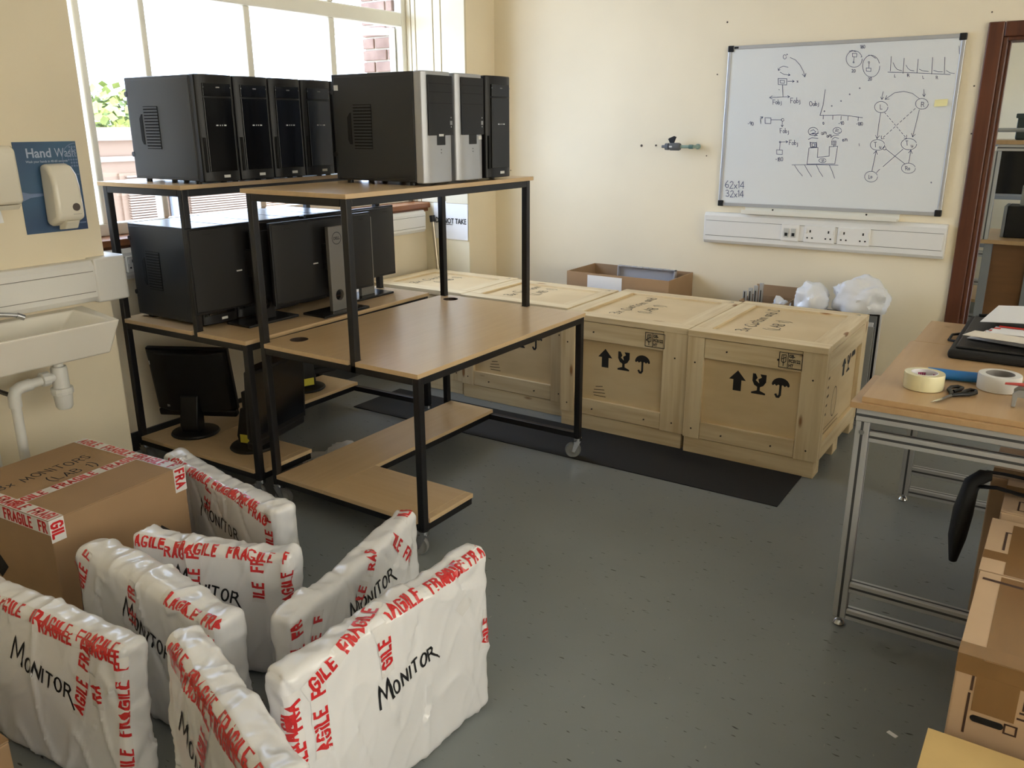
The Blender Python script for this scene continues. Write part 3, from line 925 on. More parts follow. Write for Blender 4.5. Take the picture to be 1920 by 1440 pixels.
# ------------------------------------------------------------------ window corner: sign, pole
sg = thing('paper_sign', 'white paper sign reading DO NOT TAKE beside the window', 'sign', (-3.64, YP1 - .012, .97))
def _sg(u, v):
    return (-.148 + .296 * u, -.002 - .006 * (abs(u - .5) * 2) ** 4 * (1 - v), -.13 + .26 * v)
g_ = MB().grid(_sg, 10, 8); g_.grid(lambda u, v: tuple(np.array(_sg(u, v)) + (0, .0012, 0)), 10, 8)
build(g_, 'paper', M_PAPER, sg, fix=False)
lt = MB()
w0 = printed(lt, 'DO NOT TAKE', .05, lambda x, y: (x, -.0045, y), (0, -.02), .0012, .8, True)
build(lt, 'lettering', M_MARK, sg, fix=False)
un = MB().box(-.045, -.0045, -.03, .016, -.0043, -.026)
build(un, 'underline', M_MARK, sg, fix=False)
pl = thing('metal_pole', 'slim metal pole with black end caps leaning in the window corner', 'pole', (-3.66, 4.605, 0))
build(MB().cyl((.002, 0, 0), (-.118, .03, .97), .013, 16), 'tube', mat('satin_steel', (186, 176, 156), .3, .8), pl, smooth=40)
build(MB().cyl((-.116, .0295, .955), (-.123, .031, 1.0), .02, 16), 'cap', M_BLACKP, pl, smooth=40)
build(MB().cyl((-.066, .018, .548), (-.071, .019, .588), .018, 16), 'collar', M_BLACKP, pl, smooth=40)
build(MB().cyl((.002, 0, 0), (-.003, .002, .03), .018, 16), 'foot', M_BLACKP, pl, smooth=40)

# ================================================================== pillar by the sink
po = thing('hand_wash_poster', 'blue Hand Wash poster on the pillar behind the soap dispenser', 'poster', (XP + .001, 1.849, 1.368))
bx('sheet', M_POSTER, (0, -.127, -.178), (.002, .127, .178), po)
F = lambda a, b: (.0028, a, b)
tx = MB(); printed(tx, 'Hand', .05, F, (-.082, .118), .001, .95); printed(tx, 'Wash', .05, F, (.034, .118), 0, .74)
printed(tx, 'Wash your hands in 40-60 seconds', .0125, F, (-.086, .098), .0002, .95)
build(tx, 'lettering', mat('poster_print', (176, 190, 214), .5), po, fix=False)
rg = MB(); strokes(rg, [circ(.125, .108, .062, 40, None, 92, 268)], .003, F, .006)
for i in range(-2, 3):
    for j in range(-3, 4):
        if (abs(i) < 2 and abs(j) <= 3) or (abs(j) < 2 and abs(i) <= 2):
            if not (i > 1):
                x, z = .109 + i * .0105, .118 + j * .0125
                if x < .125:
                    rg.add([F(a, b) for a, b in circ(x, z, .0042, 10)], [tuple(range(10))])
build(rg, 'emblem', M_POSTL, po, fix=False)
sw = MB().add([F(a, b) for a, b in [(-.127, -.01), (-.09, -.02), (-.04, -.022), (.02, -.018), (.02, -.03), (-.04, -.032), (-.09, -.036), (-.127, -.05)]], [tuple(range(8))])
build(sw, 'pale_wave', M_POSTL, po, fix=False)
sw = MB().box(.0022, .095, -.152, .0028, .122, -.147)
build(sw, 'maker_mark', M_POSTL, po, fix=False)

sd = thing('soap_dispenser', 'rounded cream soap dispenser over the blue poster', 'dispenser', (XP + .003, 1.862, 1.205))
prof = [(0, .02), (0, .252), (.03, .256), (.062, .246), (.088, .215), (.098, .17), (.1, .1), (.098, .04), (.07, .03), (.03, .012)]
build(MB().extr(prof, -.056, .056, lambda a, b, h: (a, h * (1 - .10 * (b / .25 - .5)), b)), 'housing', M_CREAMP, sd, bevel=.016, smooth=50, seg=4)
build(MB().cyl((.0985, .022, .087), (.1012, .022, .087), .0155, 24), 'sight_window', M_GREYW, sd)
bx('maker_line', mat('grey_print', (170, 166, 156), .6), (.0995, .006, .058), (.1003, .04, .060), sd)
build(MB().extr([(.02, -.005), (.07, .0), (.092, .032), (.03, .036)], -.02, .034, lambda a, b, h: (a, h, b)), 'push_lever', M_CREAMP, sd, bevel=.004)
td = thing('towel_dispenser', 'cream paper towel dispenser left of the Hand Wash poster', 'dispenser', (XP + .003, 1.54, 1.3))
build(MB().extr([(0, .02), (0, .235), (.095, .235), (.115, .22), (.12, .035), (.11, .02)], -.14, .135, lambda a, b, h: (a, h, b)), 'housing', M_CREAMP, td, bevel=.012, smooth=45, seg=3)
build(MB().extr([(.005, 0), (.09, .0), (.115, .019), (.005, .019)], -.138, .125, lambda a, b, h: (a, h, b)), 'bottom_tray', M_CREAMP, td, bevel=.004)
bx('slot', M_HOLE, (.05, -.1, -.001), (.075, .085, .002), td)
build(MB().grid(lambda u, v: (.055 + .012 * v, -.08 + .15 * u, .004 - .06 * v + .008 * u * v), 6, 6).grid(lambda u, v: (.0562 + .012 * v, -.08 + .15 * u, .004 - .06 * v + .008 * u * v), 6, 6), 'paper_towel', M_PAPER, td, fix=False)

# sink
sk = thing('wash_basin', 'white ceramic trough sink fixed to the pillar under the trunking', 'sink', (XP, 1.42, .735))
def skin():
    y0, y1, D, Hh = -.42, .41, .39, .137
    mb = MB()
    outer = [(0, y0, 0), (D - .05, y0, 0), (D - .05, y1 - .03, 0), (0, y1 + .0, 0), (0, y0, Hh), (D, y0, Hh), (D, y1, Hh), (0, y1 + .07, Hh)]
    mb.add(outer, [(0, 3, 2, 1), (0, 1, 5, 4), (1, 2, 6, 5), (2, 3, 7, 6), (3, 0, 4, 7)])
    it, ib = [(.06, y0 + .03), (D - .018, y0 + .03), (D - .018, y1 - .02), (.06, y1 - .005)], [(.1, y0 + .08), (D - .07, y0 + .08), (D - .07, y1 - .14), (.1, y1 - .13)]
    o = len(mb.v)
    mb.v += [(a, b, Hh) for a, b in it] + [(a, b, .03) for a, b in ib]
    ot = [4, 5, 6, 7]
    for i in range(4):
        j = (i + 1) % 4
        mb.f.append((ot[i], ot[j], o + j, o + i)); mb.f.append((o + i, o + j, o + 4 + j, o + 4 + i))
    mb.f.append((o + 4, o + 5, o + 6, o + 7))
    return mb
build(skin(), 'basin', M_CERAM, sk, bevel=.008, smooth=40, seg=3)
build(MB().lathe([(.0, .0315), (.022, .0315), (.026, .033), (.03, .031)], 20, (.2, .22, 0)), 'waste_ring', M_CHROME, sk)
tp = thing('tap', 'chrome spout of the tap reaching over the white sink', 'tap', (XP + .06, 1.3, .872))
build(MB().tube([(.05, .04, 0), (.05, .05, .05), (.055, .1, .062), (.06, .2, .048), (.07, .28, .03)], [.011, .011, .0105, .0095, .0085], 12), 'spout', M_CHROME, tp, smooth=60)
build(MB().cyl((.068, .268, .033), (.072, .292, .020), .0115, 14), 'nozzle', M_CHROME, tp, smooth=40)
build(MB().cyl((.05, .04, 0), (.05, .04, .012), .024, 16), 'base', M_CHROME, tp, smooth=40)
tb = thing('bottle_trap', 'white plastic bottle trap and waste pipe under the sink', 'pipe', (-3.29, 1.655, 0))
build(MB().lathe([(.0, .513), (.026, .515), (.032, .525), (.036, .575), (.034, .578)], 24), 'bottle_cup', M_PVC, tb, smooth=35)
build(MB().lathe([(.041, .578), (.042, .59), (.041, .603), (.034, .605)], 12), 'collar_nut', M_PVC, tb)
build(MB().lathe([(.031, .603), (.031, .682), (.028, .69), (.019, .692), (.019, .7345)], 24), 'trap_body', M_PVC, tb, smooth=35)
build(MB().lathe([(.022, -.075), (.029, -.073), (.029, -.045), (.022, -.043)], 12, (0, 0, .652), 'y'), 'union_nut', M_PVC, tb)
pth = [(0, -.02, .652), (0, -.12, .646), (0, -.155, .642), (-.002, -.172, .632), (-.003, -.181, .612), (-.004, -.182, .56), (-.01, -.186, .0)]
build(MB().tube(pth, .0185, 16), 'waste_pipe', M_PVC, tb, smooth=60)
build(MB().tube([(0, -.115, .646), (0, -.155, .642), (-.002, -.174, .633), (-.003, -.182, .612), (-.004, -.183, .57)], .0235, 16), 'elbow', M_PVC, tb, smooth=60)
build(MB().cyl((-.2, -.19, .618), (.0, -.19, .618), .009, 10), 'pipe_clip', M_BLACKP, tb)
build(MB().tube([(0, -.29, .0), (0, -.29, .735)], .017, 14), 'supply_pipe', M_PVC, tb, smooth=60)
# ================================================================== steel benches on castors
def castor(parent, x, y, ang):
    c = build(MB().cyl((x, y, .088), (x, y, .104), .022, 16), 'castor', M_CHROME, parent, smooth=40)
    d = Vector((math.cos(ang), math.sin(ang), 0)); n = Vector((-d.y, d.x, 0))
    o = Vector((x, y, 0)) + d * .022
    fk = MB()
    for s_ in (-1, 1):
        p = [o + n * s_ * .017 + Vector((0, 0, .036)) + d * .008, o + n * s_ * .017 + Vector((0, 0, .03)) - d * .006, Vector((x, y, .09)) + n * s_ * .017 - d * .016, Vector((x, y, .09)) + n * s_ * .017 + d * .018]
        q = [v + n * s_ * .003 for v in p]
        fk.add(p + q, [(0, 1, 2, 3), (4, 7, 6, 5), (0, 4, 5, 1), (1, 5, 6, 2), (2, 6, 7, 3), (3, 7, 4, 0)])
    fk.add([Vector((x, y, .09)) + n * a * .02 + d * b for b in (-.016, .018) for a in (-1, 1)], [(0, 1, 3, 2)])
    build(fk, 'fork', M_CHROME, c)
    wh = MB().lathe([(0, -.013), (.012, -.013), (.02, -.009), (.031, -.009), (.037, -.012), (.04, -.006), (.04, .006), (.037, .012), (.031, .009), (.02, .009), (.012, .013), (0, .013)], 24)
    qm = n.to_track_quat('Z', 'Y').to_matrix()
    wh.move(lambda v: qm @ v + o + Vector((0, 0, .04)))
    build(wh, 'wheel', M_RUBBER, c, smooth=40)
    return c


def bench(label, loc, rz, W, L):
    b = thing('steel_workbench', label, 'workbench', loc, rz, 'black steel workbenches on castors')
    w2, l2, t = W / 2, L / 2, .03
    ZT, ZU, ZL = .74, 1.367, .15
    px = w2 - .31                      # inner post line
    S = M_STEEL
    # legs (left pair run up to the top shelf)
    for (x, y, top) in ((w2 - t, -l2, ZT - .018), (w2 - t, l2 - t, ZT - .018), (-w2, -l2, ZU - .018), (-w2, l2 - t, ZU - .018)):
        bx('leg', S, (x, y, .104), (x + t, y + t, top), b, bevel=.003)
    for y in (-l2, l2 - t):
        bx('shelf_post', S, (px - t, y, ZT - .048), (px, y + t, ZU - .018), b, bevel=.003)
    def rail(a, c):
        bx('rail', S, a, c, b, bevel=.003)
    # worktop frame
    rail((-w2 + t, -l2, ZT - .048), (w2 - t, -l2 + t, ZT - .018)); rail((-w2 + t, l2 - t, ZT - .048), (w2 - t, l2, ZT - .018))
    rail((-w2, -l2 + t, ZT - .048), (-w2 + t, l2 - t, ZT - .018)); rail((w2 - t, -l2 + t, ZT - .048), (w2, l2 - t, ZT - .018))
    # top shelf frame
    for y in (-l2, l2 - t):
        rail((-w2 + t, y, ZU - .048), (px - t, y + t, ZU - .018))
    for x in (-w2, px - t):
        rail((x, -l2 + t, ZU - .048), (x + t, l2 - t, ZU - .018))
    # lower frame: open on the seat side
    ix = -w2 + .31
    rail((-w2 + t, -l2, ZL - .048), (w2 - t, -l2 + t, ZL - .018)); rail((-w2 + t, l2 - t, ZL - .048), (w2 - t, l2, ZL - .018))
    rail((-w2, -l2 + t, ZL - .048), (-w2 + t, l2 - t, ZL - .018)); rail((ix - t, -l2 + .31, ZL - .048), (ix, l2 - t, ZL - .018))
    rail((ix - t, -l2 + .31 - t, ZL - .048), (w2, -l2 + .31, ZL - .018)); rail((w2 - t, -l2 + t, ZL - .048), (w2, -l2 + .31 - t, ZL - .018))
    # boards
    e = .004
    n0, n1 = px - t - e, px + e
    out = [(-w2 + t + e, -l2 - .008), (n0, -l2 - .008), (n0, -l2 + t + e), (n1, -l2 + t + e), (n1, -l2 - .008), (w2 + .004, -l2 - .008), (w2 + .004, l2 + .006),
           (n1, l2 + .006), (n1, l2 - t - e), (n0, l2 - t - e), (n0, l2 + .006), (-w2 + t + e, l2 + .006), (-w2 + t + e, l2 - t - e), (-w2 - .004, l2 - t - e),
           (-w2 - .004, -l2 + t + e), (-w2 + t + e, -l2 + t + e)]
    me = plate(out, [circ(-w2 + .1, -l2 + .125, .037, 28), circ(-w2 + .11, l2 - .082, .037, 28)], ZT - .018, ZT)
    finish('worktop', me, M_BEECHY, b, bevel=.0012)
    for (x, y) in ((-w2 + .1, -l2 + .125), (-w2 + .11, l2 - .082)):
        build(MB().ring([(.0365, ZT - .02), (.0385, ZT - .02), (.0385, ZT + .0008), (.0365, ZT + .0008)], 28, (x, y, 0)), 'grommet_edge', mat('grommet_dark', (52, 38, 28), .7), b)
    bx('top_shelf', M_BEECHY, (-w2 - .018, -l2 - .012, ZU - .018), (px + .012, l2 + .012, ZU), b, bevel=.0012)
    bx('lower_shelf', M_BEECHY, (-w2 + t + .002, -l2 - .006, ZL - .018), (ix + .004, l2 - .002, ZL), b, bevel=.0012)
    bx('lower_shelf', M_BEECH, (ix + .006, -l2 - .006, ZL - .018), (w2 - t - .002, -l2 + .314, ZL), b, bevel=.0012)
    bx('lower_shelf', M_BEECH, (w2 - t - .001, -l2 + t + .003, ZL - .018), (w2 + .003, -l2 + .314, ZL), b, bevel=.0012)
    for (x, y, a) in ((w2 - .015, -l2 + .015, R(200)), (w2 - .015, l2 - .015, R(215)), (-w2 + .015, -l2 + .015, R(20)), (-w2 + .015, l2 - .015, R(60))):
        castor(b, x, y, a)
    return b


bench('black steel workbench with an empty beech worktop and silver computers on top shelf', (-2.33, 2.84, 0), 0, .856, 1.235)
bench('black steel workbench by the window loaded with black computers and monitors', (-3.272, 2.815, 0), R(1.6), .862, 1.24)


# ================================================================== computers
def tower(kind, label, loc, rz, group):
    t = thing('computer_tower', label, 'computer', loc, rz, group)
    D, W, H, f = .49, .188, .438, .014
    bx('case', M_CASE, (-D, 0, f), (-.045, W, H), t, bevel=.003)
    bx('side_panel', M_CASE, (-D + .012, -.0022, f + .01), (-.048, .001, H - .012), t, bevel=.001)
    pr = [(-.046, .001), (-.012, 0), (-.002, .012), (.004, .05), (.006, W / 2), (.004, W - .05), (-.002, W - .012), (-.012, W), (-.046, W - .001)]
    fm = M_SILVER if kind == 'silver' else M_BLACKP
    build(MB().extr(pr, f - .004, H + .001), 'front_fascia', fm, t, bevel=.004, smooth=35)
    for (x, y) in ((-D + .05, .02), (-D + .05, W - .04), (-.09, .02), (-.09, W - .04)):
        build(MB().cyl((x, y + .01, 0), (x, y + .01, f + .001), .013, 12), 'foot', M_BLACKP, t)
    # vent in the side panel, with a moulded grip beside it
    v0, v1, z0, z1 = -.372, -.272, .142, .318
    vt = bx('side_vent', M_HOLE, (v0, -.0036, z0), (v1, -.0018, z1), t)
    sl = MB(); n = 14
    for i in range(n):
        zz = z0 + (i + .5) * (z1 - z0) / n
        sl.box(v0, -.0052, zz - .0032, v1, -.003, zz + .0032)
    build(sl, 'vent_slats', M_CASE, vt, fix=False, kind='stuff')
    gp = MB().extr([(-.408, .178), (-.398, .16), (-.386, .16), (-.386, .286), (-.392, .286), (-.408, .268)], -.0035, -.0015, lambda a, b, h: (a, h, b))
    build(gp, 'grip_recess', M_HOLE, t)
    for zz in (.118, .37):
        s_ = build(MB().cyl((-D + .003, .004, zz), (-D + .003, -.0032, zz), .011, 14), 'thumb_screw', M_BLACKP, t, smooth=40)
    y0 = lambda a: a
    if kind == 'silver':
        bzl = bx('drive_bezel', M_BLACKP, (.0035, .024, .196), (.0085, W - .008, .424), t, bevel=.002)
        bx('drive_bezel_tongue', M_BLACKP, (.0035, .076, .158), (.0082, .128, .198), t, bevel=.002)
        for zz in (.36, .318, .392):
            bx('bay_line', M_HOLE, (.0084, .028, zz), (.0089, W - .013, zz + .0015), bzl)
        bx('usb_ports', mat('port_grey', (150, 152, 156), .4), (.0084, W - .028, .236), (.0092, W - .014, .252), bzl)
        for zz in (.226, .262):
            bx('port_mark', M_PRINTW, (.0084, W - .023, zz), (.009, W - .019, zz + .005), bzl)
        for zz in (.126, .138):
            bx('status_light', M_BLACKP, (.0056, .099, zz), (.0066, .103, zz + .004), t)
        bx('asset_sticker', M_STICK, (.0084, .086, .192) if label.count('nearer') else (.0046, .142, .176), (.0092, .116, .201) if label.count('nearer') else (.0062, .166, .19), t)
    else:
        gl = bx('front_door', M_BLACKG, (.0, .026, .052), (.0068, W - .024, .348), t, bevel=.0015)
        bx('drive_flap', M_BLACKG, (.0, .026, .354), (.007, W - .024, .404), t, bevel=.0015)
        bx('intake_slot', M_HOLE, (.0012, .006, .05), (.0036, .019, .19), t)
        for i, yy in enumerate((.074, .092, .103, .114)):
            w_ = .011 if i in (0, 3) else .005
            bx('port_mark', M_PRINTW, (.0071, yy, .236), (.0078, yy + w_, .241), gl)
        for (yy, w_) in ((.026, .004), (.09, .018), (.16, .004)):
            bx('maker_badge', mat('badge_grey', (118, 120, 124), .5), (.0073, yy, .386), (.008, yy + w_, .391), t)
        bx('asset_sticker', M_STICK, (.0042, .09, .026), (.0066, .122, .037), t)
    return t


GS = 'silver fronted towers on the empty bench'
s1 = tower('silver', 'silver fronted computer tower nearer the bench end, black side panel showing', (-2.206, 2.668, 1.367), 0, None)
tag(bx('side_sticker', M_STICK, (-.475, -.0035, .375), (-.452, -.0018, .396), s1))
s2 = tower('silver', 'silver fronted computer tower squeezed between its twin and a black tower', (-2.206, 2.884, 1.367), 0, None)
s3 = tower('black', 'black computer tower beside the two silver towers', (-2.206, 3.1, 1.367), 0, None)
rz = 0.0
lab = ['black computer tower with vented side at the sink end of the upper row',
       'second black tower of the upper row from the sink end', 'third black tower of the upper row from the sink end',
       'fourth black tower of the upper row from the sink end', 'fifth black tower of the upper row, half behind the silver tower']
lab2 = ['black tower with vented side at the sink end of the lower row', 'second black tower of the lower row behind the monitors',
        'third black tower of the lower row behind the monitors', 'fourth black tower of the lower row behind the monitors', 'fifth black tower of the lower row behind the monitors']
for i in range(5):
    y = 2.272 + i * .1942
    dup(s3, (-3.062 - (y - 2.272) * .028, y, 1.367), rz, lab[i], 'black towers on the window bench top shelf')
    y = 2.258 + i * .1942
    dup(s3, (-3.163 - (y - 2.258) * .028, y, .74), rz, lab2[i], 'black towers on the window bench worktop')


# ================================================================== monitors
def big_monitor(label, loc, rz, pm=None):
    t = thing('monitor', label, 'monitor', loc, rz, 'monitors on the window bench worktop')
    bx('bezel', M_BLACKP, (-.022, -.318, .072), (-.004, .318, .448), t, bevel=.002)
    bx('screen', M_BLACKG, (-.0228, -.308, .086), (-.0218, .308, .438), t)
    bk = MB().extr([(-.004, -.312), (.012, -.24), (.02, -.1), (.02, .1), (.012, .24), (-.004, .312)], .082, .442)
    build(bk, 'back_shell', M_BLACKP, t, bevel=.004, smooth=30)
    bx('panel_seam', M_HOLE, (.002, -.25, .418), (.0135, .25, .4195), t)
    me = plate([(.05 - .01, -.05)] and [(-.05, .012), (.05, .012), (.05, .412), (-.05, .412)], [circ(0, .085, .026, 24)], 0, .022)
    for v in me.vertices:
        a, b, h = v.co
        v.co = Vector((.058 + h, a, b))
    pc = finish('stand_pillar', me, pm or M_STANDG, t, bevel=.002)
    bx('stand_neck', M_BLACKP, (.018, -.045, .21), (.06, .045, .33), t, bevel=.004)
    lg = strokes(MB(), [circ(0, .356, .028, 28) + [(.028, .356)]], .003, lambda a, b: (.0806, a, b), .006)
    printed(lg, 'DELL', .018, lambda a, b: (.0806, a, b), (0, .350), .0006, 1.0, True)
    build(lg, 'logo', M_BLACKP, pc, fix=False)
    bx('base_plate', mat('dark_base_plate', (44, 44, 46), .25, .3), (-.026, -.147, 0), (.128, .147, .012), t, bevel=.003)
    bx('cable_label', M_STICK, (.0202, -.1, .24), (.0208, -.07, .246), t)
    return t


m2 = big_monitor('black monitor with round logo and grey stand, seen from behind, in the middle', (-2.978, 2.838, .74), R(-1.0))
big_monitor('black monitor with black stand at the sink end of the worktop', (-3.122, 2.51, .74), R(0.5), M_BLACKP)
dup(m2, (-3.13, 3.19, .74), R(0.5), 'black monitor at the far end with a shiny base plate')


def small_monitor(label, loc, rz, tilt, sticker, poff=-.02):
    t = thing('monitor', label, 'monitor', loc, rz, 'old monitors on the window bench lower shelf')
    # screen faces -x, back +x
    base = MB().lathe([(0, 0), (.112, 0), (.117, .006), (.112, .014), (.05, .024), (0, .026)], 32)
    base.move(lambda v: Vector((v.x * .95, v.y, v.z)))
    build(base, 'base', M_BLACKP, t, smooth=40)
    bd = MB().extr([(-.014, .018), (.05, .018), (.062, .06), (.03, .2), (-.02, .2), (-.02, .12)], -.045, .045, lambda a, b, h: (a, h, b))
    build(bd, 'stand', M_BLACKP, t, bevel=.006, smooth=40)
    p = MB().box(-.03, -.205, -.165, -.004, .205, .165)
    pn = build(p, 'bezel', M_BLACKP, t, fix=False, bevel=.004, loc=(poff, 0, .27), rot=(0, tilt, 0))
    bk = MB().extr([(-.004, -.2), (.016, -.19), (.045, -.12), (.05, -.09), (.05, .09), (.045, .12), (.016, .19), (-.004, .2)], -.155, .158)
    build(bk, 'back_shell', M_BLACKP, pn, bevel=.006, smooth=35)
    bx('screen', M_BLACKG, (-.0306, -.19, -.14), (-.0298, .19, .15), pn)
    bx('speaker_bar', M_BLACKP, (-.028, -.2, -.2), (.012, .2, -.163), pn, bevel=.008)
    bx('label', M_STICK, (.016, -.188, .085), (.0185, -.168, .105), pn) if not sticker else None
    bx('rating_label', mat('silver_label', (140, 142, 142), .4), (.04, -.128, -.13), (.046, -.1, -.118), pn) if not sticker else None
    if sticker:
        if poff < -.05:
            bx('stand_arm', M_BLACKP, (poff, -.04, .2), (.02, .04, .28), t, bevel=.006)
            bx('test_sticker', M_YELLOW, (-.01, .045, .03), (.042, .0462, .07), t)
        else:
            bx('test_sticker', M_YELLOW, (.056, -.035, .034), (.0635, .03, .075), t)
    return t


small_monitor('old black monitor with white labels on its back, lower shelf by the pillar', (-3.475, 2.36, .15), R(-62), R(10), False)
small_monitor('old black monitor with yellow test sticker turned towards the empty bench', (-3.085, 2.40, .15), R(194), R(-3), True, -.135)
small_monitor('old black monitor with yellow test sticker at the far end of the lower shelf', (-3.57, 3.17, .15), R(-20), R(-4), True)


# ================================================================== shipping crates
def symbols(kind):
    if kind == 'arrow':
        return [[(-.02, -.05), (.02, -.05), (.02, .005), (.042, .005), (0, .052), (-.042, .005), (-.02, .005)]]
    if kind == 'glass':
        return [[(-.032, .05), (-.018, .05), (-.008, .03), (-.016, .018), (.002, .004), (-.004, .024), (.012, .034), (.004, .05), (.034, .05), (.034, .014), (.022, -.006), (.007, -.014), (.007, -.032), (.034, -.042), (.034, -.05), (-.034, -.05), (-.034, -.042), (-.007, -.032), (-.007, -.014), (-.022, -.006), (-.032, .014)]]
    can = [(.042 * math.cos(R(a)), .012 + .036 * math.sin(R(a))) for a in range(0, 181, 15)]
    can += [(-.036, .006), (-.028, .014), (-.02, .006), (-.01, .014), (0, .006), (.01, .014), (.02, .006), (.028, .014), (.036, .006)]
    return [can]


def crate(label, x0, x1, y0, y1, zt=.64, syms=(.26, .37, .475), stz=.415, stamp=.5, write='3x Custom and Dove', stl=.085, strr=.11, seed=1, wseed=0.0, side=False):
    t = thing('wooden_crate', label, 'crate', ((x0 + x1) / 2, (y0 + y1) / 2, 0), 0, 'plywood shipping crates in a row by the back wall')
    W, Dp = x1 - x0, y1 - y0
    a, b = W / 2, Dp / 2
    zb, cap = .085, .03
    bx('plywood_panel', M_PLY, (-a + .022, -b + .022, zb + .005), (a - .022, b - .022, zt - cap - .001), t)
    for yy in (-b + .006, -.05, b - .106):
        bx('skid', pine('x'), (-a + .004, yy, 0), (a - .012, yy + .1, zb), t, bevel=.003)
    PX, PY, PZ = pine('x'), pine('y'), pine('z')
    for s_ in (-1, 1):            # front and back
        yo, yi = s_ * b, s_ * (b - .022)
        bx('stile', PZ, (-a, yo, zb), (-a + stl, yi, zt - cap), t, bevel=.002)
        bx('stile', PZ, (a - strr, yo, zb), (a, yi, zt - cap), t, bevel=.002)
        bx('rail', PX, (-a + stl + .002, yo - s_ * .003, zt - cap - .102), (a - strr - .002, yi, zt - cap - .004), t, bevel=.002)
        bx('rail', PX, (-a + stl + .002, yo - s_ * .003, zb + .003), (a - strr - .002, yi, zb + .09), t, bevel=.002)
    for s_ in (-1, 1):            # the two ends
        xo, xi = s_ * a, s_ * (a - .022)
        bx('stile', PZ, (xo, -b + .0225, zb), (xi, -b + .06, zt - cap), t, bevel=.002)
        bx('stile', PZ, (xo, b - .1, zb), (xi, b - .0225, zt - cap), t, bevel=.002)
        bx('rail', PY, (xo, -b + .062, zt - cap - .1), (xi, b - .102, zt - cap - .004), t, bevel=.002)
        bx('rail', PY, (xo, -b + .062, zb), (xi, b - .102, zb + .085), t, bevel=.002)
    # lid: panel with a raised border
    bx('lid_panel', M_PLY, (-a + .01, -b + .01, zt - cap), (a - .01, b - .01, zt - .012), t)
    bx('lid_batten', PX, (-a, -b - .004, zt - cap), (a, -b + .085, zt), t, bevel=.002)
    bx('lid_batten', PX, (-a, b - .085, zt - cap), (a, b + .002, zt), t, bevel=.002)
    bx('lid_batten', PY, (-a, -b + .086, zt - cap), (-a + .088, b - .086, zt), t, bevel=.002)
    bx('lid_batten', PY, (a - .088, -b + .086, zt - cap), (a, b - .086, zt), t, bevel=.002)
    # stencilled marks on the front
    fy = -b + .0212
    ink = MB()
    def F(px, pz, cx):
        return (-a + cx + px, fy, stz + pz)
    for cx, kd in zip(syms, ('arrow', 'glass', 'umbrella')):
        for pg in symbols(kd):
            ink.add([F(x, z, cx) for x, z in pg], [tuple(range(len(pg)))])
        if kd == 'umbrella':
            strokes(ink, [[(0, .01), (0, -.036), (-.006, -.046), (-.014, -.046), (-.02, -.036)]], .011, lambda x, z: F(x, z, cx), .01)
    build(ink, 'care_symbols', M_INK, t, fix=False)
    sy = -b - .0036 + .0
    sp = MB(); ox, oz = -a + stamp, zt - cap - .088
    S_ = lambda x, z: (ox + x, sy, oz + z)
    strokes(sp, [[(0, 0), (.105, 0), (.105, .072), (0, .072), (0, 0)], [(.04, 0), (.04, .072)], [(.02, .008), (.02, .06)], [(.01, .03), (.012, .06), (.03, .062), (.031, .03), (.02, .022), (.01, .03)], [(.012, .04), (.03, .05)]], .0032, S_, .01)
    for i, tx_ in enumerate(('GB-', 'FC0122', 'HT')):
        printed(sp, tx_, .021, S_, (.044, .05 - i * .022), .0008, .8)
    build(sp, 'treatment_stamp', M_INK, t, fix=False)
    # marker on the lid, written along the depth of the crate
    rn = random.Random(seed)
    L1, w1 = textlines(write, .062, .2, 1.05, .12, rn)
    L2, w2 = textlines('(LAB 1)', .055, .2, 1.1, .08, rn)
    mk = MB()
    T = lambda u, v: (-.10 + wseed - v, -b + .16 + u, zt - .0112)
    T2 = lambda u, v: (.02 + wseed - v, -b + .26 + u, zt - .0112)
    strokes(mk, L1, .0055, T, .02); strokes(mk, L2, .005, T2, .02)
    mk.move(lambda v: Vector((v.x, min(v.y, b - .1), v.z)))
    build(mk, 'marker_writing', M_MARK, t, fix=False, kind='stuff')
    ls = strokes(MB(), [[(a_ * .05, b_ * .03) for a_, b_ in pl] for pl in GL['3'][1]], .003, lambda u, v: (a - .06 + u, b - .06 + v, zt + .0006), .01)
    build(ls, 'batten_scribble', M_MARK, t, fix=False)
    # screw heads
    sc = MB()
    for sx in (-a + stl * .5, a - strr * .5):
        for zz in (zb + .05, zt - .16):
            sc.cyl((sx, -b - .0008, zz), (sx, -b + .001, zz), .0045, 8)
    for sx in (-a + .2, a - .22):
        for zz in (zb + .04, zt - .085):
            sc.cyl((sx, -b - .0045, zz), (sx, -b + .001, zz), .004, 8)
    build(sc, 'screw_head', mat('screw_dark', (60, 48, 40), .5, .4), t, fix=False, kind='stuff')
    if side:
        sm = MB(); xo = a - .0212
        Q = lambda cy, cz: (lambda y, z: (xo, cy + y, cz + z))
        for cy, kd in ((.04, 'arrow'), (.14, 'glass'), (.235, 'umbrella')):
            for pg in symbols(kd):
                sm.add([Q(cy, .445)(x, z) for x, z in pg], [tuple(range(len(pg)))])
        build(sm, 'care_symbols', M_INK, t, fix=False)
        ln = MB(); rr = random.Random(4)
        for i in range(5):
            strokes(ln, [[(-.3, .45 - i * .045), (-.3 + rr.uniform(.05, .11), .45 - i * .045 + .004)]], .012, Q(0, 0), .02)
        strokes(ln, [circ(-.1, .3, .045, 24, .075) + [(-.055, .3)]], .006, Q(0, 0), .02)
        for i in range(4):
            strokes(ln, [[(-.28, .2 - i * .022), (.02, .2 - i * .022)]], .004, Q(0, 0), .02)
        build(ln, 'faded_stamp', mat('faded_ink', (96, 78, 58), .7), t, fix=False)
    else:
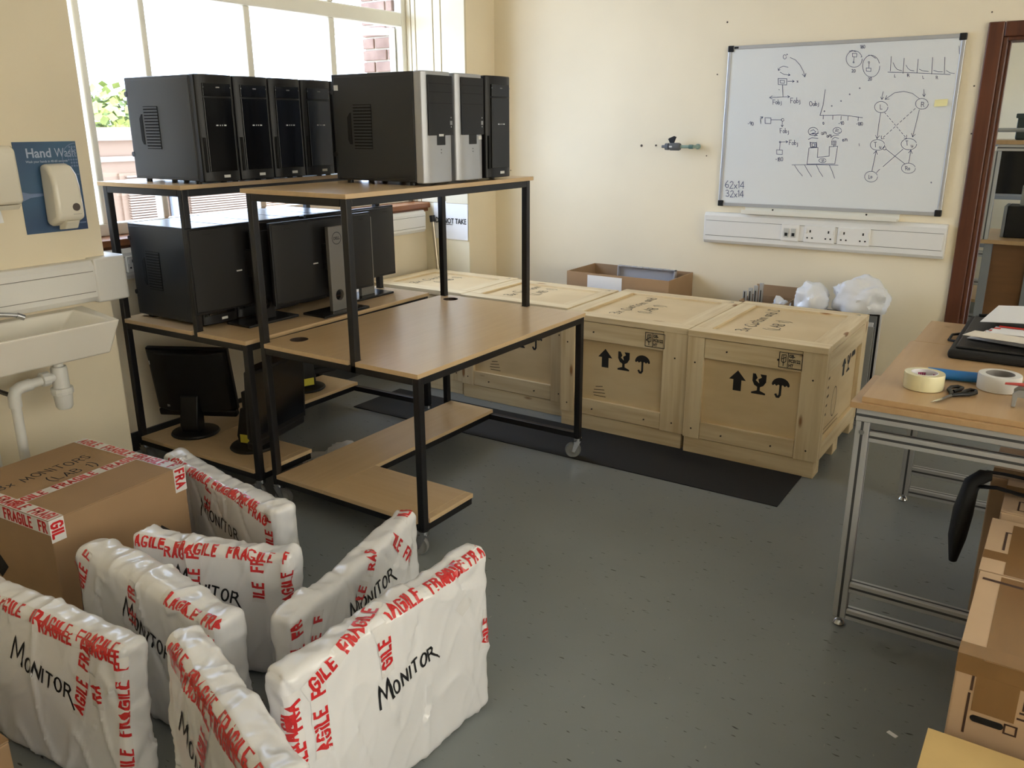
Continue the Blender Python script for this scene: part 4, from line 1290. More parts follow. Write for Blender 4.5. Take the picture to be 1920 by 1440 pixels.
        st = strokes(MB(), [[(0, 0), (.07, .0)], [(-.005, .015), (.065, .02)], [(.0, .032), (.06, .038)], [(.01, .05), (.05, .056)]], .004, lambda x, z: (-a + .2 + x, fy, .2 + z), .02)
        build(st, 'faded_stamp', mat('faded_ink', (150, 122, 88), .7), t, fix=False)
    return t


crate('plywood crate at the door end of the row with stamped right side', -1.507, -.84, 3.80, 4.635, seed=3, side=True, syms=(.255, .36, .463), stamp=.452)
crate('plywood crate between the end crate and the empty bench', -2.24, -1.512, 3.815, 4.60, syms=(.262, .37, .478), stz=.415, stamp=.50, seed=5, strr=.13)
crate('plywood crate whose lid shows just behind the empty bench corner', -3.0, -2.258, 3.92, 4.53, seed=8, wseed=-.02, syms=(.3, .41, .52), stz=.415)
crate('plywood crate tucked into the window corner at the row end', -3.725, -3.006, 3.94, 4.56, seed=11, wseed=-.03)
o = bx('floor_mat', M_MATB, (-1.26, -.21, 0), (1.26, .21, .004), loc=(-2.16, 3.615, .0), rot=(0, 0, R(.4)), label='black strip mat on the floor in front of the crates', cat='mat')

# ------------------------------------------------------------------ things behind the crates
def open_box(name, label, x0, x1, y0, y1, zt, m_, th=.005, zb=0.0):
    t = thing(name, label, 'box', ((x0 + x1) / 2, (y0 + y1) / 2, zb))
    a, b, h = (x1 - x0) / 2, (y1 - y0) / 2, zt - zb
    bx('bottom', m_, (-a, -b, 0), (a, b, th), t)
    bx('side_wall', m_, (-a, -b, th), (a, -b + th, h), t); bx('side_wall', m_, (-a, b - th, th), (a, b, h), t)
    bx('side_wall', m_, (-a, -b + th, th), (-a + th, b - th, h), t); bx('side_wall', m_, (a - th, -b + th, th), (a, b - th, h), t)
    return t


ob = open_box('cardboard_box', 'open brown cardboard box of plastic trays behind the crates', -2.67, -1.97, 4.612, 4.985, .712, M_CARD)
tag(bx('packing_slip', M_PAPER, (-.2, -.1882, .6), (.04, -.1868, .7), ob))
def tray(label, x, y, z, W, H, lean):
    t = thing('plastic_tray', label, 'tray', (x, y, z), 0, 'clear plastic trays in the open box', rot=(lean, 0, 0))
    m_ = mat('clear_grey_plastic', (188, 188, 194), .25, trans=.1)
    bx('back', m_, (-W / 2, 0, 0), (W / 2, .004, H), t, bevel=.001)
    rm = MB()
    for (p, q) in (((-W / 2, -.03, 0), (-W / 2 + .006, .004, H)), ((W / 2 - .006, -.03, 0), (W / 2, .004, H)), ((-W / 2, -.03, H - .006), (W / 2, .004, H)), ((-W / 2, -.03, 0), (W / 2, .004, .006))):
        rm.box(*p, *q)
    build(rm, 'rim', m_, t, fix=False)
    rb = MB()
    for i in range(8):
        rb.box(-W / 2 + .03 + i * W / 9, -.034, H - .004, -W / 2 + .03 + i * W / 9 + .018, -.028, H + .004)
    build(rb, 'lugs', m_, t, fix=False)
tray('large clear plastic tray leaning in the open cardboard box', -2.26, 4.92, .40, .40, .325, R(-3))
tray('smaller clear plastic tray low in the open cardboard box', -2.21, 4.83, .38, .2, .285, R(-3))
ob2 = open_box('cardboard_box', 'small open cardboard box behind the end crate', -1.56, -1.3, 4.68, 4.9, .632, M_CARD)
bx('flap', M_CARD, (-.13, .105, .632), (.13, .11, .70), ob2, rot=(R(-8), 0, 0))
for i in range(4):
    x = -1.545 + i * .022
    o = thing('aluminium_bar', ('shortest', 'second shortest', 'second longest', 'longest')[i] + ' of four slotted aluminium bars standing in the small open box', 'bar', (x, 4.72 + i * .03, .01), 0, 'aluminium bars in the small box', rot=(R(-4), R(-1), 0))
    me = plate([(-.01, -.01), (.01, -.01), (.01, .01), (-.01, .01)], [circ(0, 0, .004, 10)], 0, .665 + i * .012)
    finish('bar', me, M_ALU, o, bevel=.001)
    bx('slot', M_BLACKP, (-.003, -.0105, .02), (.003, -.0095, .66), o)


def crumple(name, label, cat, loc, size, seed, m_, n=4, amp=.35):
    bm = bmesh.new()
    bmesh.ops.create_icosphere(bm, subdivisions=n, radius=1.0)
    for v in bm.verts:
        d = v.co.normalized()
        k = 1 + amp * noise.noise(d * 1.7 + Vector((seed, 0, 0))) + amp * .6 * abs(noise.noise(d * 4 + Vector((0, seed, 0)))) - amp * .25 * abs(noise.noise(d * 9 + Vector((0, 0, seed))))
        v.co = Vector((d.x * size[0] * k, d.y * size[1] * k, max(-size[2] * .55, d.z * size[2] * k)))
    zmin = min(v.co.z for v in bm.verts)
    for v in bm.verts: v.co.z -= zmin
    me = bpy.data.meshes.new(name); bm.to_mesh(me); bm.free()
    return finish(name, me, m_, loc=loc, label=label, cat=cat, smooth=38)


st = thing('stacked_panels', 'upright bundle of grey and white sheets behind the end crate', 'panels', (-1.02, 4.81, 0))
rnd = random.Random(6)
for i in range(7):
    yy = -.12 + i * .035
    mm = (M_GREYD, M_PAPER, M_STANDG, M_PAPER, M_GREYM, M_BLACKP, M_PAPER)[i]
    bx('sheet', mm, (-.19 + rnd.uniform(-.02, .02), yy, 0), (.175 + rnd.uniform(-.02, .03), yy + .012, .56 + rnd.uniform(-.05, .05)), st, rot=(R(rnd.uniform(-2, 2)), 0, 0), bevel=.001)
bin_ = crumple('polythene_bag', 'crumpled translucent white plastic bag beside the wall at the row end', 'bag', (-.93, 4.80, .62), (.145, .1, .115), 3.3, M_POLY, 4, .3)
crumple('polythene_bag', 'rounded bulge of white plastic bag nearer the crates', 'bag', (-1.18, 4.78, .6), (.09, .1, .1), 7.7, M_POLY, 4, .22)
crumple('polythene_bag', 'scrap of white plastic lying in the small open box', 'bag', (-1.35, 4.79, .555), (.055, .05, .06), 1.7, M_POLY, 3, .5)
crumple('bubble_wrap', 'crumpled clear wrap lying on floor between the two benches', 'wrap', (-2.83, 2.72, 0), (.13, .16, .05), 5.1, M_POLY, 4, .6)
tag(bx('floor_scrap', M_PAPER, (-.014, -.006, 0), (.014, .006, .003), loc=(-.2, 2.16, 0), rot=(0, 0, R(-25)), bevel=.001), 'tiny white paper scrap on the bare grey floor', 'scrap')

# ================================================================== aluminium desk on the right
dk = thing('aluminium_desk', 'wooden topped desk on slotted aluminium legs by the doorway', 'desk', (-.03, 3.25, 0))
def prof(a, b, par, name='profile_bar', ax=None):
    o = bx(name, M_ALU, a, b, par, bevel=.002)
    d = [abs(q - p) for p, q in zip(a, b)]
    k = d.index(max(d))
    c = [(p + q) / 2 for p, q in zip(a, b)]
    sl = MB()
    for j in range(3):
        if j == k: continue
        i = 3 - j - k
        for s_ in (0, 1):
            lo = [0, 0, 0]; hi = [0, 0, 0]
            lo[k], hi[k] = min(a[k], b[k]) + .001, max(a[k], b[k]) - .001
            e = min(a[j], b[j]) if s_ == 0 else max(a[j], b[j])
            lo[j], hi[j] = e - .0004, e + .0004
            lo[i], hi[i] = c[i] - .004, c[i] + .004
            sl.box(*lo, *hi)
    build(sl, 'slot', M_ALUD, o, fix=False)
    return o
x0, x1, y0, y1 = -.445, .62, -.635, .52
for (x, y) in ((x0, y0), (x1, y0), (x0, y1), (x1, y1)):
    lg = prof((x, y, .035), (x + .04, y + .04, .725), dk, 'leg')
    build(MB().lathe([(0, 0), (.017, 0), (.02, .006), (.014, .018), (.008, .022), (.008, .036)], 16, (x + .02, y + .02, 0)), 'levelling_foot', M_CHROME, lg, smooth=40)
    build(MB().cyl((x + .02, y - .003, .69), (x + .02, y + .001, .69), .008, 10), 'bolt', M_CHROME, lg)
for y in (y0, y1):
    prof((x0 + .041, y, .135), (x1 - .001, y + .035, .17), dk)
    prof((x0 + .041, y, .035), (x1 - .001, y + .035, .07), dk)
    prof((x0 - .002, y - .004, .726), (x1 + .042, y + .036, .766), dk)
    prof((x0 + .041, y + .005, .66), (x1 - .001, y + .035, .695), dk)
for x in (x0, x1):
    prof((x, y0 + .037, .726), (x + .04, y1 - .005, .766), dk)
bx('edge_cap', M_BLACKP, (x0 - .004, y0 - .004, .724), (x0 - .0015, y0 + .036, .766), dk)
bx('desk_board', M_BEECHD, (-.466, -.645, .7665), (.70, -.3, .785), dk, bevel=.001)
bx('desk_board', M_BEECHD, (-.425, -.299, .7665), (.70, .62, .785), dk, bevel=.001)
tb_ = build(MB().box(-.436, -.632, .7855, .69, .2, .803), 'top_board', M_BEECHD, dk, fix=False, bevel=.001)
bx('top_board', M_BEECHD, (-.424, .203, .7855), (.69, .615, .803), dk, bevel=.001)
ZD = .8035


def tape_roll(label, x, y, r, h, m_, core, printc):
    t = thing('tape_roll', label, 'tape', (x, y, ZD), 0, None)
    build(MB().ring([(r * .68, .001), (r, .001), (r + .001, .004), (r + .001, h - .004), (r, h), (r * .68, h)], 40), 'tape', m_, t, smooth=35)
    build(MB().ring([(r * .64, 0), (r * .68, 0), (r * .68, h + .0005), (r * .64, h + .0005)], 40), 'core', core, t, smooth=35)
    if printc:
        pr = MB()
        for k_ in range(5):
            a0 = k_ * 72 + 20
            for i in range(4):
                u, v = R(a0 + i * 9), R(a0 + i * 9 + 9)
                rr = r * .639
                pr.add([(rr * math.cos(u), rr * math.sin(u), h * .3), (rr * math.cos(v), rr * math.sin(v), h * .3), (rr * math.cos(v), rr * math.sin(v), h * .8), (rr * math.cos(u), rr * math.sin(u), h * .8)], [(0, 1, 2, 3)])
        build(pr, 'core_print', printc, t, fix=False)


tape_roll('fat roll of cream packing tape beside the scissors', -.327, 2.815, .058, .05, M_TAPEY, mat('core_white', (226, 224, 228), .5), mat('core_magenta', (150, 40, 90), .5))
tape_roll('roll of white tape with a grey core beside the tape gun', -.128, 2.925, .06, .05, M_STICK, mat('core_grey', (128, 124, 120), .7), None)
sc_ = thing('scissors', 'black handled scissors lying half open on the desk', 'scissors', (-.24, 2.755, ZD), R(-110))
for s_ in (-1, 1):
    bl = MB().extr([(0, -.004), (.0, .006), (.06, .006), (.105, .0), (.06, -.005)], 0, .002)
    b_ = build(bl, 'blade', M_CHROME, sc_, loc=(0, 0, .004 + .0025 * s_), rot=(0, 0, R(4 * s_)))
    hp = [(0, 0, .006), (-.025, .012 * s_, .007), (-.045, .03 * s_, .008), (-.075, .038 * s_, .009), (-.095, .028 * s_, .009), (-.092, .012 * s_, .009), (-.07, .008 * s_, .008), (-.04, .014 * s_, .007)]
    build(MB().tube(hp, [.006, .007, .007, .006, .006, .006, .006, .006], 8), 'handle', M_BLACKP, sc_, smooth=60)
build(MB().cyl((0, 0, 0), (0, 0, .01), .004, 12), 'pivot', M_CHROME, sc_)
bt = thing('blue_tube', 'bright blue foam tube lying across the desk', 'tube', (-.22, 2.965, ZD))
build(MB().tube([(-.115, -.02, .0175), (-.07, -.014, .017), (-.03, -.01, .017), (.0, -.006, .017), (.028, -.004, .018)], [.0168, .0172, .0166, .017, .0168], 18), 'sleeve', M_BLUE, bt, smooth=60)
build(MB().cyl((-.116, -.0205, .0175), (-.1145, -.02, .0175), .0135, 16), 'end_cap', mat('blue_light', (110, 170, 224), .4), bt)
lb = thing('laptop_bag', 'flat black laptop bag lying on the desk under papers', 'bag', (-.08, 3.58, ZD))
build(MB().box(-.235, -.34, 0, .42, .32, .032), 'body', M_BAGB, lb, fix=False, bevel=.012, seg=3)
bx('flap', mat('black_leatherette', (26, 26, 28), .45), (-.215, -.31, .0322), (.40, .28, .042), lb, bevel=.006)
build(MB().tube([(-.232, -.1, .01), (-.262, -.08, .008), (-.262, .02, .008), (-.232, .05, .01)], .005, 8), 'loop', M_BAGB, lb, smooth=60)
build(MB().tube([(-.2, .27, .045), (-.1, .29, .052), (.1, .28, .05), (.35, .29, .045)], .007, 8), 'handle', M_BAGB, lb, smooth=60)


def sheet(name, label, cat, loc, rz, W, L, fz, m_, group=None, parts=()):
    t = thing(name, label, cat, loc, rz, group)
    g = MB()
    g.grid(lambda u, v: (W * u, L * v, fz(u, v)), 12, 12); g.grid(lambda u, v: (W * u, L * v, fz(u, v) + .0012), 12, 12)
    build(g, 'sheet', m_, t, fix=False, smooth=60)
    return t


sheet('paper_sheet', 'white sheet curling up above the laptop bag', 'paper', (-.255, 3.60, ZD + .046), R(-8), .42, .27, lambda u, v: .012 + .03 * math.sin(u * 2.2) + .02 * v + .012 * (1 - u) ** 2, M_PAPER)
for i in range(4):
    t = sheet('envelope', ('lowest', 'second lowest', 'second highest', 'topmost')[i] + ' white envelope with a red panel in the pile on the laptop bag', 'envelope', (-.275 + i * .022, 3.40 + i * .022, ZD + .0445 + i * .0045), R(-16 + 4 * i), .34, .135,
              lambda u, v, i=i: .0005 + .003 * u * (1 - u) + .0012 * i * u, M_PAPER, 'envelopes on the laptop bag')
    bx('red_panel', M_REDP, (.012, .11, .0055 - .0), (.16, .133, .0066), t)
sheet('paper_sheet', 'folded cream leaflet on top of the red and white envelopes', 'paper', (-.285, 3.335, ZD + .068), R(-14), .42, .12, lambda u, v: .001 + .006 * u - .004 * v, mat('cream_paper', (232, 224, 212), .6))
tg = thing('tape_gun', 'tape dispenser with grey plastic frame and red flap at the desk edge', 'tape dispenser', (-.02, 2.755, ZD))
build(MB().extr([(-.06, .0), (-.05, .0), (-.048, .03), (.0, .03), (.08, .01), (.1, .015), (.1, .05), (.03, .058), (-.05, .052), (-.062, .04)], -.004, .004, lambda a, b, h: (a, h, b)), 'side_frame', M_GREYD, tg, bevel=.002)
build(MB().extr([(-.06, .0), (-.05, .0), (-.048, .03), (.0, .03), (.08, .01), (.1, .015), (.1, .05), (.03, .058), (-.05, .052), (-.062, .04)], .05, .058, lambda a, b, h: (a, h, b)), 'side_frame', M_GREYD, tg, bevel=.002)
build(MB().ring([(.02, .004), (.034, .004), (.034, .05), (.02, .05)], 28, (.045, 0, .032), 'y'), 'roller', M_GREYD, tg, smooth=35)
build(MB().grid(lambda u, v: (-.085 + .17 * u, -.01 + .075 * v * (0.25 + .75 * u), .066 + .008 * u - .01 * u * u), 8, 4).grid(lambda u, v: (-.085 + .17 * u, -.01 + .075 * v * (0.25 + .75 * u), .0675 + .008 * u - .01 * u * u), 8, 4), 'red_flap', mat('red_plastic', (196, 48, 42), .45), tg, fix=False)
build(MB().extr([(0, 0), (.05, .0), (.012, .045)], 0, .003, lambda a, b, h: (-.045 + a, .1 + h, .045 + b)), 'clear_guard', M_GREYD, tg)


# ================================================================== cartons on the right
def carton(label, x0, x1, y0, y1, zt, m_, tapes=(), rz=0.0, group=None, name='cardboard_box', lid=0.0):
    t = thing(name, label, 'box', ((x0 + x1) / 2, (y0 + y1) / 2, 0), rz, group)
    a, b = (x1 - x0) / 2, (y1 - y0) / 2
    bx('body', m_, (-a, -b, 0), (a, b, zt - .004), t, bevel=.004)
    bx('top_flap', m_, (-a, -b, zt - .0038), (-.002, b + lid, zt), t, bevel=.001)
    bx('top_flap', m_, (.002, -b, zt - .0038), (a, b + lid, zt), t, bevel=.001)
    for (p, q) in tapes:
        bx('packing_tape', M_BTAPE, p, q, t)
    return t


GB = 'archive cartons stacked beside the desk'
zt = .5
c1 = carton('taped archive carton with printed check boxes in front of the row', -.068, .36, 1.84, 2.262, zt, M_CARDL,
            [((-.165, -.215, zt), (-.085, .2, zt + .0006)), ((-.2145, -.2118, zt - .045), (.2145, -.2108, zt - .001)), ((-.2148, -.2118, zt - .0005), (.2145, -.16, zt + .0014)), ((-.172, -.2122, zt - .13), (-.09, -.211, zt - .04))])
pk = MB()
def FP(x, z): return (x, -.2117, z)
strokes(pk, [[(-.178, .455), (-.178, .42)], [(-.18, .41), (-.18, .31)], [(-.082, .4), (.2, .4)], [(-.085, .385), (.2, .385)]], .005, FP, .05)
for (x, z) in ((-.078, .43), (-.105, .362), (.08, .36)):
    strokes(pk, [[(x, z), (x + .022, z), (x + .022, z - .022), (x, z - .022), (x, z)]], .004, FP, .05)
build(pk, 'printed_marks', mat('brown_print', (62, 40, 30), .7), c1, fix=False, kind='stuff')
build(MB().extr(circ(-.048, 0, .008, 10, .008, 90, 270) + circ(.0, 0, .008, 10, .008, -90, 90), -.2125, -.2105, lambda a, b, h: (a - .115, h, b + .352)), 'hand_hole', M_HOLE, c1)
pk = MB()
FT = lambda x, y: (x, y, zt + .0007)
strokes(pk, [[(-.075, .1), (.2, .1)], [(-.075, .03), (.2, .03)]], .004, FT, .05); strokes(pk, [[(-.078, .155), (.2, .155)]], .014, FT, .05); strokes(pk, [[(-.2, .17), (-.12, .165)]], .012, FT, .05)
build(pk, 'printed_marks', MATS['brown_print'], c1, fix=False, kind='stuff')
c2 = carton('taped archive carton right behind the one with check boxes', -.072, .36, 2.268, 2.602, zt, M_CARDL,
            [((-.16, -.166, zt), (-.08, .16, zt + .0006)), ((-.2155, -.09, zt), (-.16, -.04, zt + .0007))], lid=.02)
pk = MB()
strokes(pk, [[(-.172, -.02), (-.172, .1), (-.162, .1)], [(-.07, -.06), (.1, -.06)]], .006, FT, .05)
build(pk, 'printed_marks', MATS['brown_print'], c2, fix=False, kind='stuff')
c3 = carton('taped carton with framed label under the desk edge', -.056, .36, 2.675, 2.95, zt + .005, M_CARDL,
            [((-.1, -.13, zt + .005), (-.02, .13, zt + .0057)), ((-.2075, .03, zt + .005), (-.1, .08, zt + .0058)), ((-.2082, .03, zt - .03), (-.2072, .08, zt + .005))])
pk = MB()
FT2 = lambda x, y: (x, y, zt + .0056)
strokes(pk, [[(-.165, -.11), (-.165, -.04), (-.108, -.04), (-.108, -.11), (-.165, -.11)], [(-.15, -.07), (-.12, -.07)], [(-.148, -.085), (-.122, -.083)]], .005, FT2, .05)
strokes(pk, [[(-.15, .088), (-.15, .125)], [(-.13, .1), (-.115, .1), (-.115, .115)]], .005, FT2, .05)
build(pk, 'printed_marks', MATS['brown_print'], c3, fix=False, kind='stuff')
c4 = carton('carton furthest under the desk behind the black bag', -.105, .33, 2.958, 3.28, zt, M_CARDL,
            [((-.1, -.155, zt), (.0, .155, zt + .0006)), ((-.217, -.12, zt), (-.1, -.07, zt + .0007))])
pk = MB()
strokes(pk, [[(-.14, -.04), (-.14, .06)], [(-.12, .0), (-.105, .0), (-.105, .03), (-.12, .03)]], .006, FT, .05)
build(pk, 'printed_marks', MATS['brown_print'], c4, fix=False, kind='stuff')
cy_ = carton('low yellowish manila carton in front of the archive cartons', -.098, .42, 1.38, 1.79, .325, M_CARDY, [((-.2595, -.206, .325), (.26, -.11, .3256)), ((-.26, -.2065, .2), (.26, -.2052, .325))])

sb = thing('sling_bag', 'black strap bag hanging over the carton edge under the desk', 'bag', (-.13, 2.86, .5))
pts = [(.05, .02, .03), (.0, .01, .022), (-.035, -.01, .0), (-.05, -.04, -.08), (-.055, -.06, -.16), (-.055, -.075, -.235)]
bg_m = MB()
rr_ = [.014, .026, .04, .05, .044, .02]
bg_m.tube(pts, rr_, 14)
bg_m.move(lambda v: Vector((v.x * .6, v.y * 1.2, v.z)))
build(bg_m, 'pouch', M_BAGB, sb, smooth=70)
def strap(name, pl, w_, par):
    mb = MB(); n = len(pl)
    for i in range(n - 1):
        p, q = Vector(pl[i]), Vector(pl[i + 1])
        d = Vector((0, w_ / 2, 0))
        mb.add([p - d, p + d, q + d, q - d, p - d + Vector((0, 0, .003)), p + d + Vector((0, 0, .003)), q + d + Vector((0, 0, .003)), q - d + Vector((0, 0, .003))],
               [(0, 3, 2, 1), (4, 5, 6, 7), (0, 1, 5, 4), (1, 2, 6, 5), (2, 3, 7, 6), (3, 0, 4, 7)])
    build(mb, name, M_BAGB, par, fix=False)
strap('strap', [(-.02, .1, -.01), (.01, .105, .01), (.06, .105, .012), (.16, .1, .01), (.34, .09, .01)], .022, sb)
strap('strap', [(.0, -.04, .008), (.05, -.05, .02), (.1, -.055, .016), (.17, -.06, .012), (.34, -.06, .012)], .026, sb)

# ================================================================== cardboard box of monitors and wrapped monitors
FR_H = .034


def fragile_lines(length, start=0.0):
    out = []
    x = -start
    while x < length:
        ls, w_ = textlines('FRAGILE', FR_H, .34, .80)
        for l in ls:
            l2 = [(a + x, b - FR_H / 2) for a, b in l]
            if min(a for a, b in l2) > .004 and max(a for a, b in l2) < length - .004:
                out.append(l2)
        x += w_ + .038
    return out


BXC = thing('cardboard_box', 'closed brown box marked 3x MONITORS and sealed with red fragile tape', 'box', (-2.742, 1.353, 0), R(4.5))
A_, B_, HB = .275, .25, .46
bx('body', M_CARD, (-A_, -B_, 0), (A_, B_, HB - .004), BXC, bevel=.004)
bx('top_flap', M_CARD, (-A_, -B_, HB - .0038), (.058, B_, HB), BXC, bevel=.001)
bx('top_flap', M_CARD, (.062, -B_, HB - .0038), (A_, B_, HB), BXC, bevel=.001)
def flat_tape(par, length, fn, start=0.0):
    tp_ = MB().grid(lambda u, v: fn(length * u, (v - .5) * .048, 0), 12, 2)
    o = build(tp_, 'fragile_tape', M_TAPEW, par, fix=False)
    build(strokes(MB(), fragile_lines(length, start), .0078, lambda a, b: fn(a, b, .0006), .02), 'fragile_print', M_RED, o, fix=False, kind='stuff')
zt = HB + .0007
flat_tape(BXC, .5, lambda a, b, h: (.06 - b, -.25 + a, zt + h), .02)
def edge_tape(sy):
    def fn(a, b, h):        # straddles the top edge at y = sy*B_
        if b * sy > 0: return (A_ - a * 1.0 if sy > 0 else -A_ + a, sy * (B_ + .0007 + h), HB - abs(b))
        return (A_ - a if sy > 0 else -A_ + a, sy * (B_ - abs(b)), zt + .0003 + h)
    return fn
flat_tape(BXC, .548, lambda a, b, h: (-.274 + a, -B_ - .0009 - h, HB + b - .026), .05)
flat_tape(BXC, .548, lambda a, b, h: (-.274 + a, -B_ + b + .023, zt + .0003 + h), .11)
flat_tape(BXC, .548, lambda a, b, h: (-.274 + a, B_ + b - .023, zt + .0003 + h), .03)
flat_tape(BXC, .09, lambda a, b, h: (A_ + .0008 + h, B_ - .022 + b, HB - a), -.01)
flat_tape(BXC, .075, lambda a, b, h: (A_ + .0008 + h, -B_ + .022 + b, HB - a), .06)
rnd = random.Random(5)
L1, w1 = textlines('3x MONITORS', .042, .24, 1.0, .1, rnd); L2, w2 = textlines('(LAB 1)', .04, .24, 1.05, .06, rnd)
mk = MB()
strokes(mk, L1, .0045, lambda u, v: (-.075 - v, -.19 + u, zt), .02); strokes(mk, L2, .0045, lambda u, v: (.005 - v, -.06 + u, zt), .02)
build(mk, 'marker_writing', M_MARK, BXC, fix=False, kind='stuff')
dm = MB()
for yy in (-.14, .13):
    dm.add([(A_ + .0006, yy + a, .23 + b) for a, b in ((-.05, 0), (0, -.05), (.05, 0), (0, .05))], [(0, 1, 2, 3)])
dm.add([(-.05 + a, -B_ - .0006, .23 + b) for a, b in ((-.05, 0), (0, -.05), (.05, 0), (0, .05))], [(0, 1, 2, 3)])
build(dm, 'printed_diamonds', M_INK, BXC, fix=False, kind='stuff')

cb = carton('brown carton corner with clear tape in front of the wrapped monitors', -2.30, -1.79, .30, .655, .30, M_CARD, [((-.253, .12, .3), (.253, .179, .3006))])


def package(label, cx, cy, yaw, W, H, T, lean, seed, tapes, text):
    t = thing('wrapped_monitor', label, 'package', (cx, cy, 0), 0, None, rot=(R(lean), 0, R(yaw)))
    hx, hy, hz = W / 2, T / 2, H / 2
    r = T * .30
    core = (hx - r, hy - r, hz - r)
    nx, ny, nz = 84, 12, 60
    idx, vs, fs = {}, [], []
    def V(i, j, k):
        key = (i, j, k)
        if key in idx: return idx[key]
        p = Vector(((i / nx * 2 - 1) * hx, (j / ny * 2 - 1) * hy, (k / nz * 2 - 1) * hz))
        q = Vector([max(-c, min(c, a)) for a, c in zip(p, core)])
        d = p - q
        n = d.normalized() if d.length > 1e-6 else Vector((0, 1, 0))
        p = q + n * r
        a, c = p.x / hx, p.z / hz
        s = Vector((seed * 3.1, seed * 1.7, seed))
        bul = .007 * (1 - a * a) * (1 - c * c)
        p.y += (1 if p.y > 0 else -1) * bul * min(1, abs(p.y) / hy * 1.2)
        ln = .006 * noise.noise(p * 4.0 + s) + .0022 * noise.noise(p * 10 + s)
        rg = 1 - abs(noise.noise(Vector((p.x * 8 + p.z * 2.2, p.y * 3, p.z * 2.2 - p.x * 1)) + s)) * 2
        ln += .007 * max(0, rg) ** 7 * (1 if noise.noise(p * 3 - s) > -.1 else -1)
        rg2 = 1 - abs(noise.noise(Vector((p.x * 15 - p.z * 6, p.y * 6, p.z * 5 + p.x * 2)) - s)) * 2
        ln += .0028 * max(0, rg2) ** 6
        ed = max(abs(a), abs(c)) ** 8
        ln += ed * .006 * noise.noise(p * 26 + s)
        p += n * ln
        p.z += .010 * noise.noise(Vector((p.x * 5, 0, 0)) + s) * max(0, c) + .012 * abs(a) ** 6 * max(0, c)
        p.y += .014 * noise.noise(Vector((p.x * 2.5, 0, p.z * 2)) + s * 2)
        p.z = max(p.z + hz, 0.0)
        idx[key] = len(vs); vs.append(p)
        return idx[key]
    for i in range(nx):
        for k in range(nz):
            fs.append((V(i, 0, k), V(i + 1, 0, k), V(i + 1, 0, k + 1), V(i, 0, k + 1)))
            fs.append((V(i, ny, k), V(i, ny, k + 1), V(i + 1, ny, k + 1), V(i + 1, ny, k)))
    for i in range(nx):
        for j in range(ny):
            fs.append((V(i, j, 0), V(i, j + 1, 0), V(i + 1, j + 1, 0), V(i + 1, j, 0)))
            fs.append((V(i, j, nz), V(i + 1, j, nz), V(i + 1, j + 1, nz), V(i, j + 1, nz)))
    for j in range(ny):
        for k in range(nz):
            fs.append((V(0, j, k), V(0, j, k + 1), V(0, j + 1, k + 1), V(0, j + 1, k)))
            fs.append((V(nx, j, k), V(nx, j + 1, k), V(nx, j + 1, k + 1), V(nx, j, k + 1)))
    mb = MB(); mb.v = [tuple(v) for v in vs]; mb.f = fs
    build(mb, 'foam_wrap', M_FOAM, t, fix=False, smooth=50)
    bvh = BVHTree.FromPolygons(vs, fs)
    def surf(u, s, off):
        x, z, y = u - hx, s, -hy
        if u < 0: x = -hx - .01; y += -u
        if u > W: x = hx + .01; y += u - W
        if s > H: z = H + .01; y += s - H
        p = Vector((x, y - (.01 if 0 <= u <= W and s <= H else 0), z))
        co, n, _, _ = bvh.find_nearest(p)
        return co + n * off
    for (u0, s0, ang, ln, st) in tapes:
        ca, sa = math.cos(R(ang)), math.sin(R(ang))
        nU = max(6, int(ln / .015))
        tp_ = MB().grid(lambda p, q: surf(u0 + ca * ln * p - sa * (q - .5) * .046, s0 + sa * ln * p + ca * (q - .5) * .046, .0012), nU, 4)
        o = build(tp_, 'fragile_tape', M_TAPEW, t, fix=False, smooth=60)
        build(strokes(MB(), fragile_lines(ln, st),   .0074, lambda a, b: surf(u0 + ca * a - sa * b, s0 + sa * a + ca * b, .0024), .009), 'fragile_print', M_RED, o, fix=False, kind='stuff')
    if text:
        (u0, s0, h, ang) = text
        rnd_ = random.Random(int(seed * 10))
        L1, w1 = textlines('ONITOR', h * .72, .3, .95, .1, rnd_)
        LM = [[(a * h * 1.15, b * h * 1.25) for a, b in pl] for pl in GL['M'][1]]
        L1 = LM + [[(a + h * 1.05, b - (h * .2 if False else 0)) for a, b in l] for l in L1]
        L1[-1] = L1[-1][:-1] + [(L1[-1][-1][0] + h * .35, L1[-1][-1][1] - h * .3)]
        ca, sa = math.cos(R(ang)), math.sin(R(ang))
        build(strokes(MB(), L1, .0062, lambda a, b: surf(u0 + ca * a - sa * b, s0 + sa * a + ca * b, .0016), .008), 'marker_writing', M_MARK, t, fix=False)
    return t


# u from the left of the marked face, s up from the floor, angle, length, offset into the tape print
package('white wrapped monitor standing against the low brown carton', -2.055, .862, 6, .68, .42, .09, -6, 1.3,
        [(.02, .413, 0, .66, .05), (.35, .395, 0, .33, .0), (.675, .02, 90, .37, .02), (.16, .25, 80, .17, .05), (.50, .18, 76, .22, .03), (.58, .23, 90, .09, .0)], (.25, .27, .055, -14))
package('white wrapped monitor between the brown box and its neighbours, rounded end', -1.955, 1.128, -2, .69, .425, .11, -3, 2.7,
        [(.03, .30, 70, .14, .06), (.45, .425, 0, .25, .0), (.665, .05, 90, .35, .04), (.3, .28, 84, .14, .1), (.0, .2, 90, .2, .1)], (.25, .29, .055, -16))
package('small white wrapped monitor beside the brown box right face', -2.005, 1.365, 21, .53, .405, .09, -3, 4.1,
        [(.0, .402, 0, .54, .03), (.1, .38, 0, .1, .0), (.22, .24, 90, .16, .05), (.43, .25, 90, .16, .08), (.525, .04, 90, .36, .01)], (.145, .275, .052, -11))
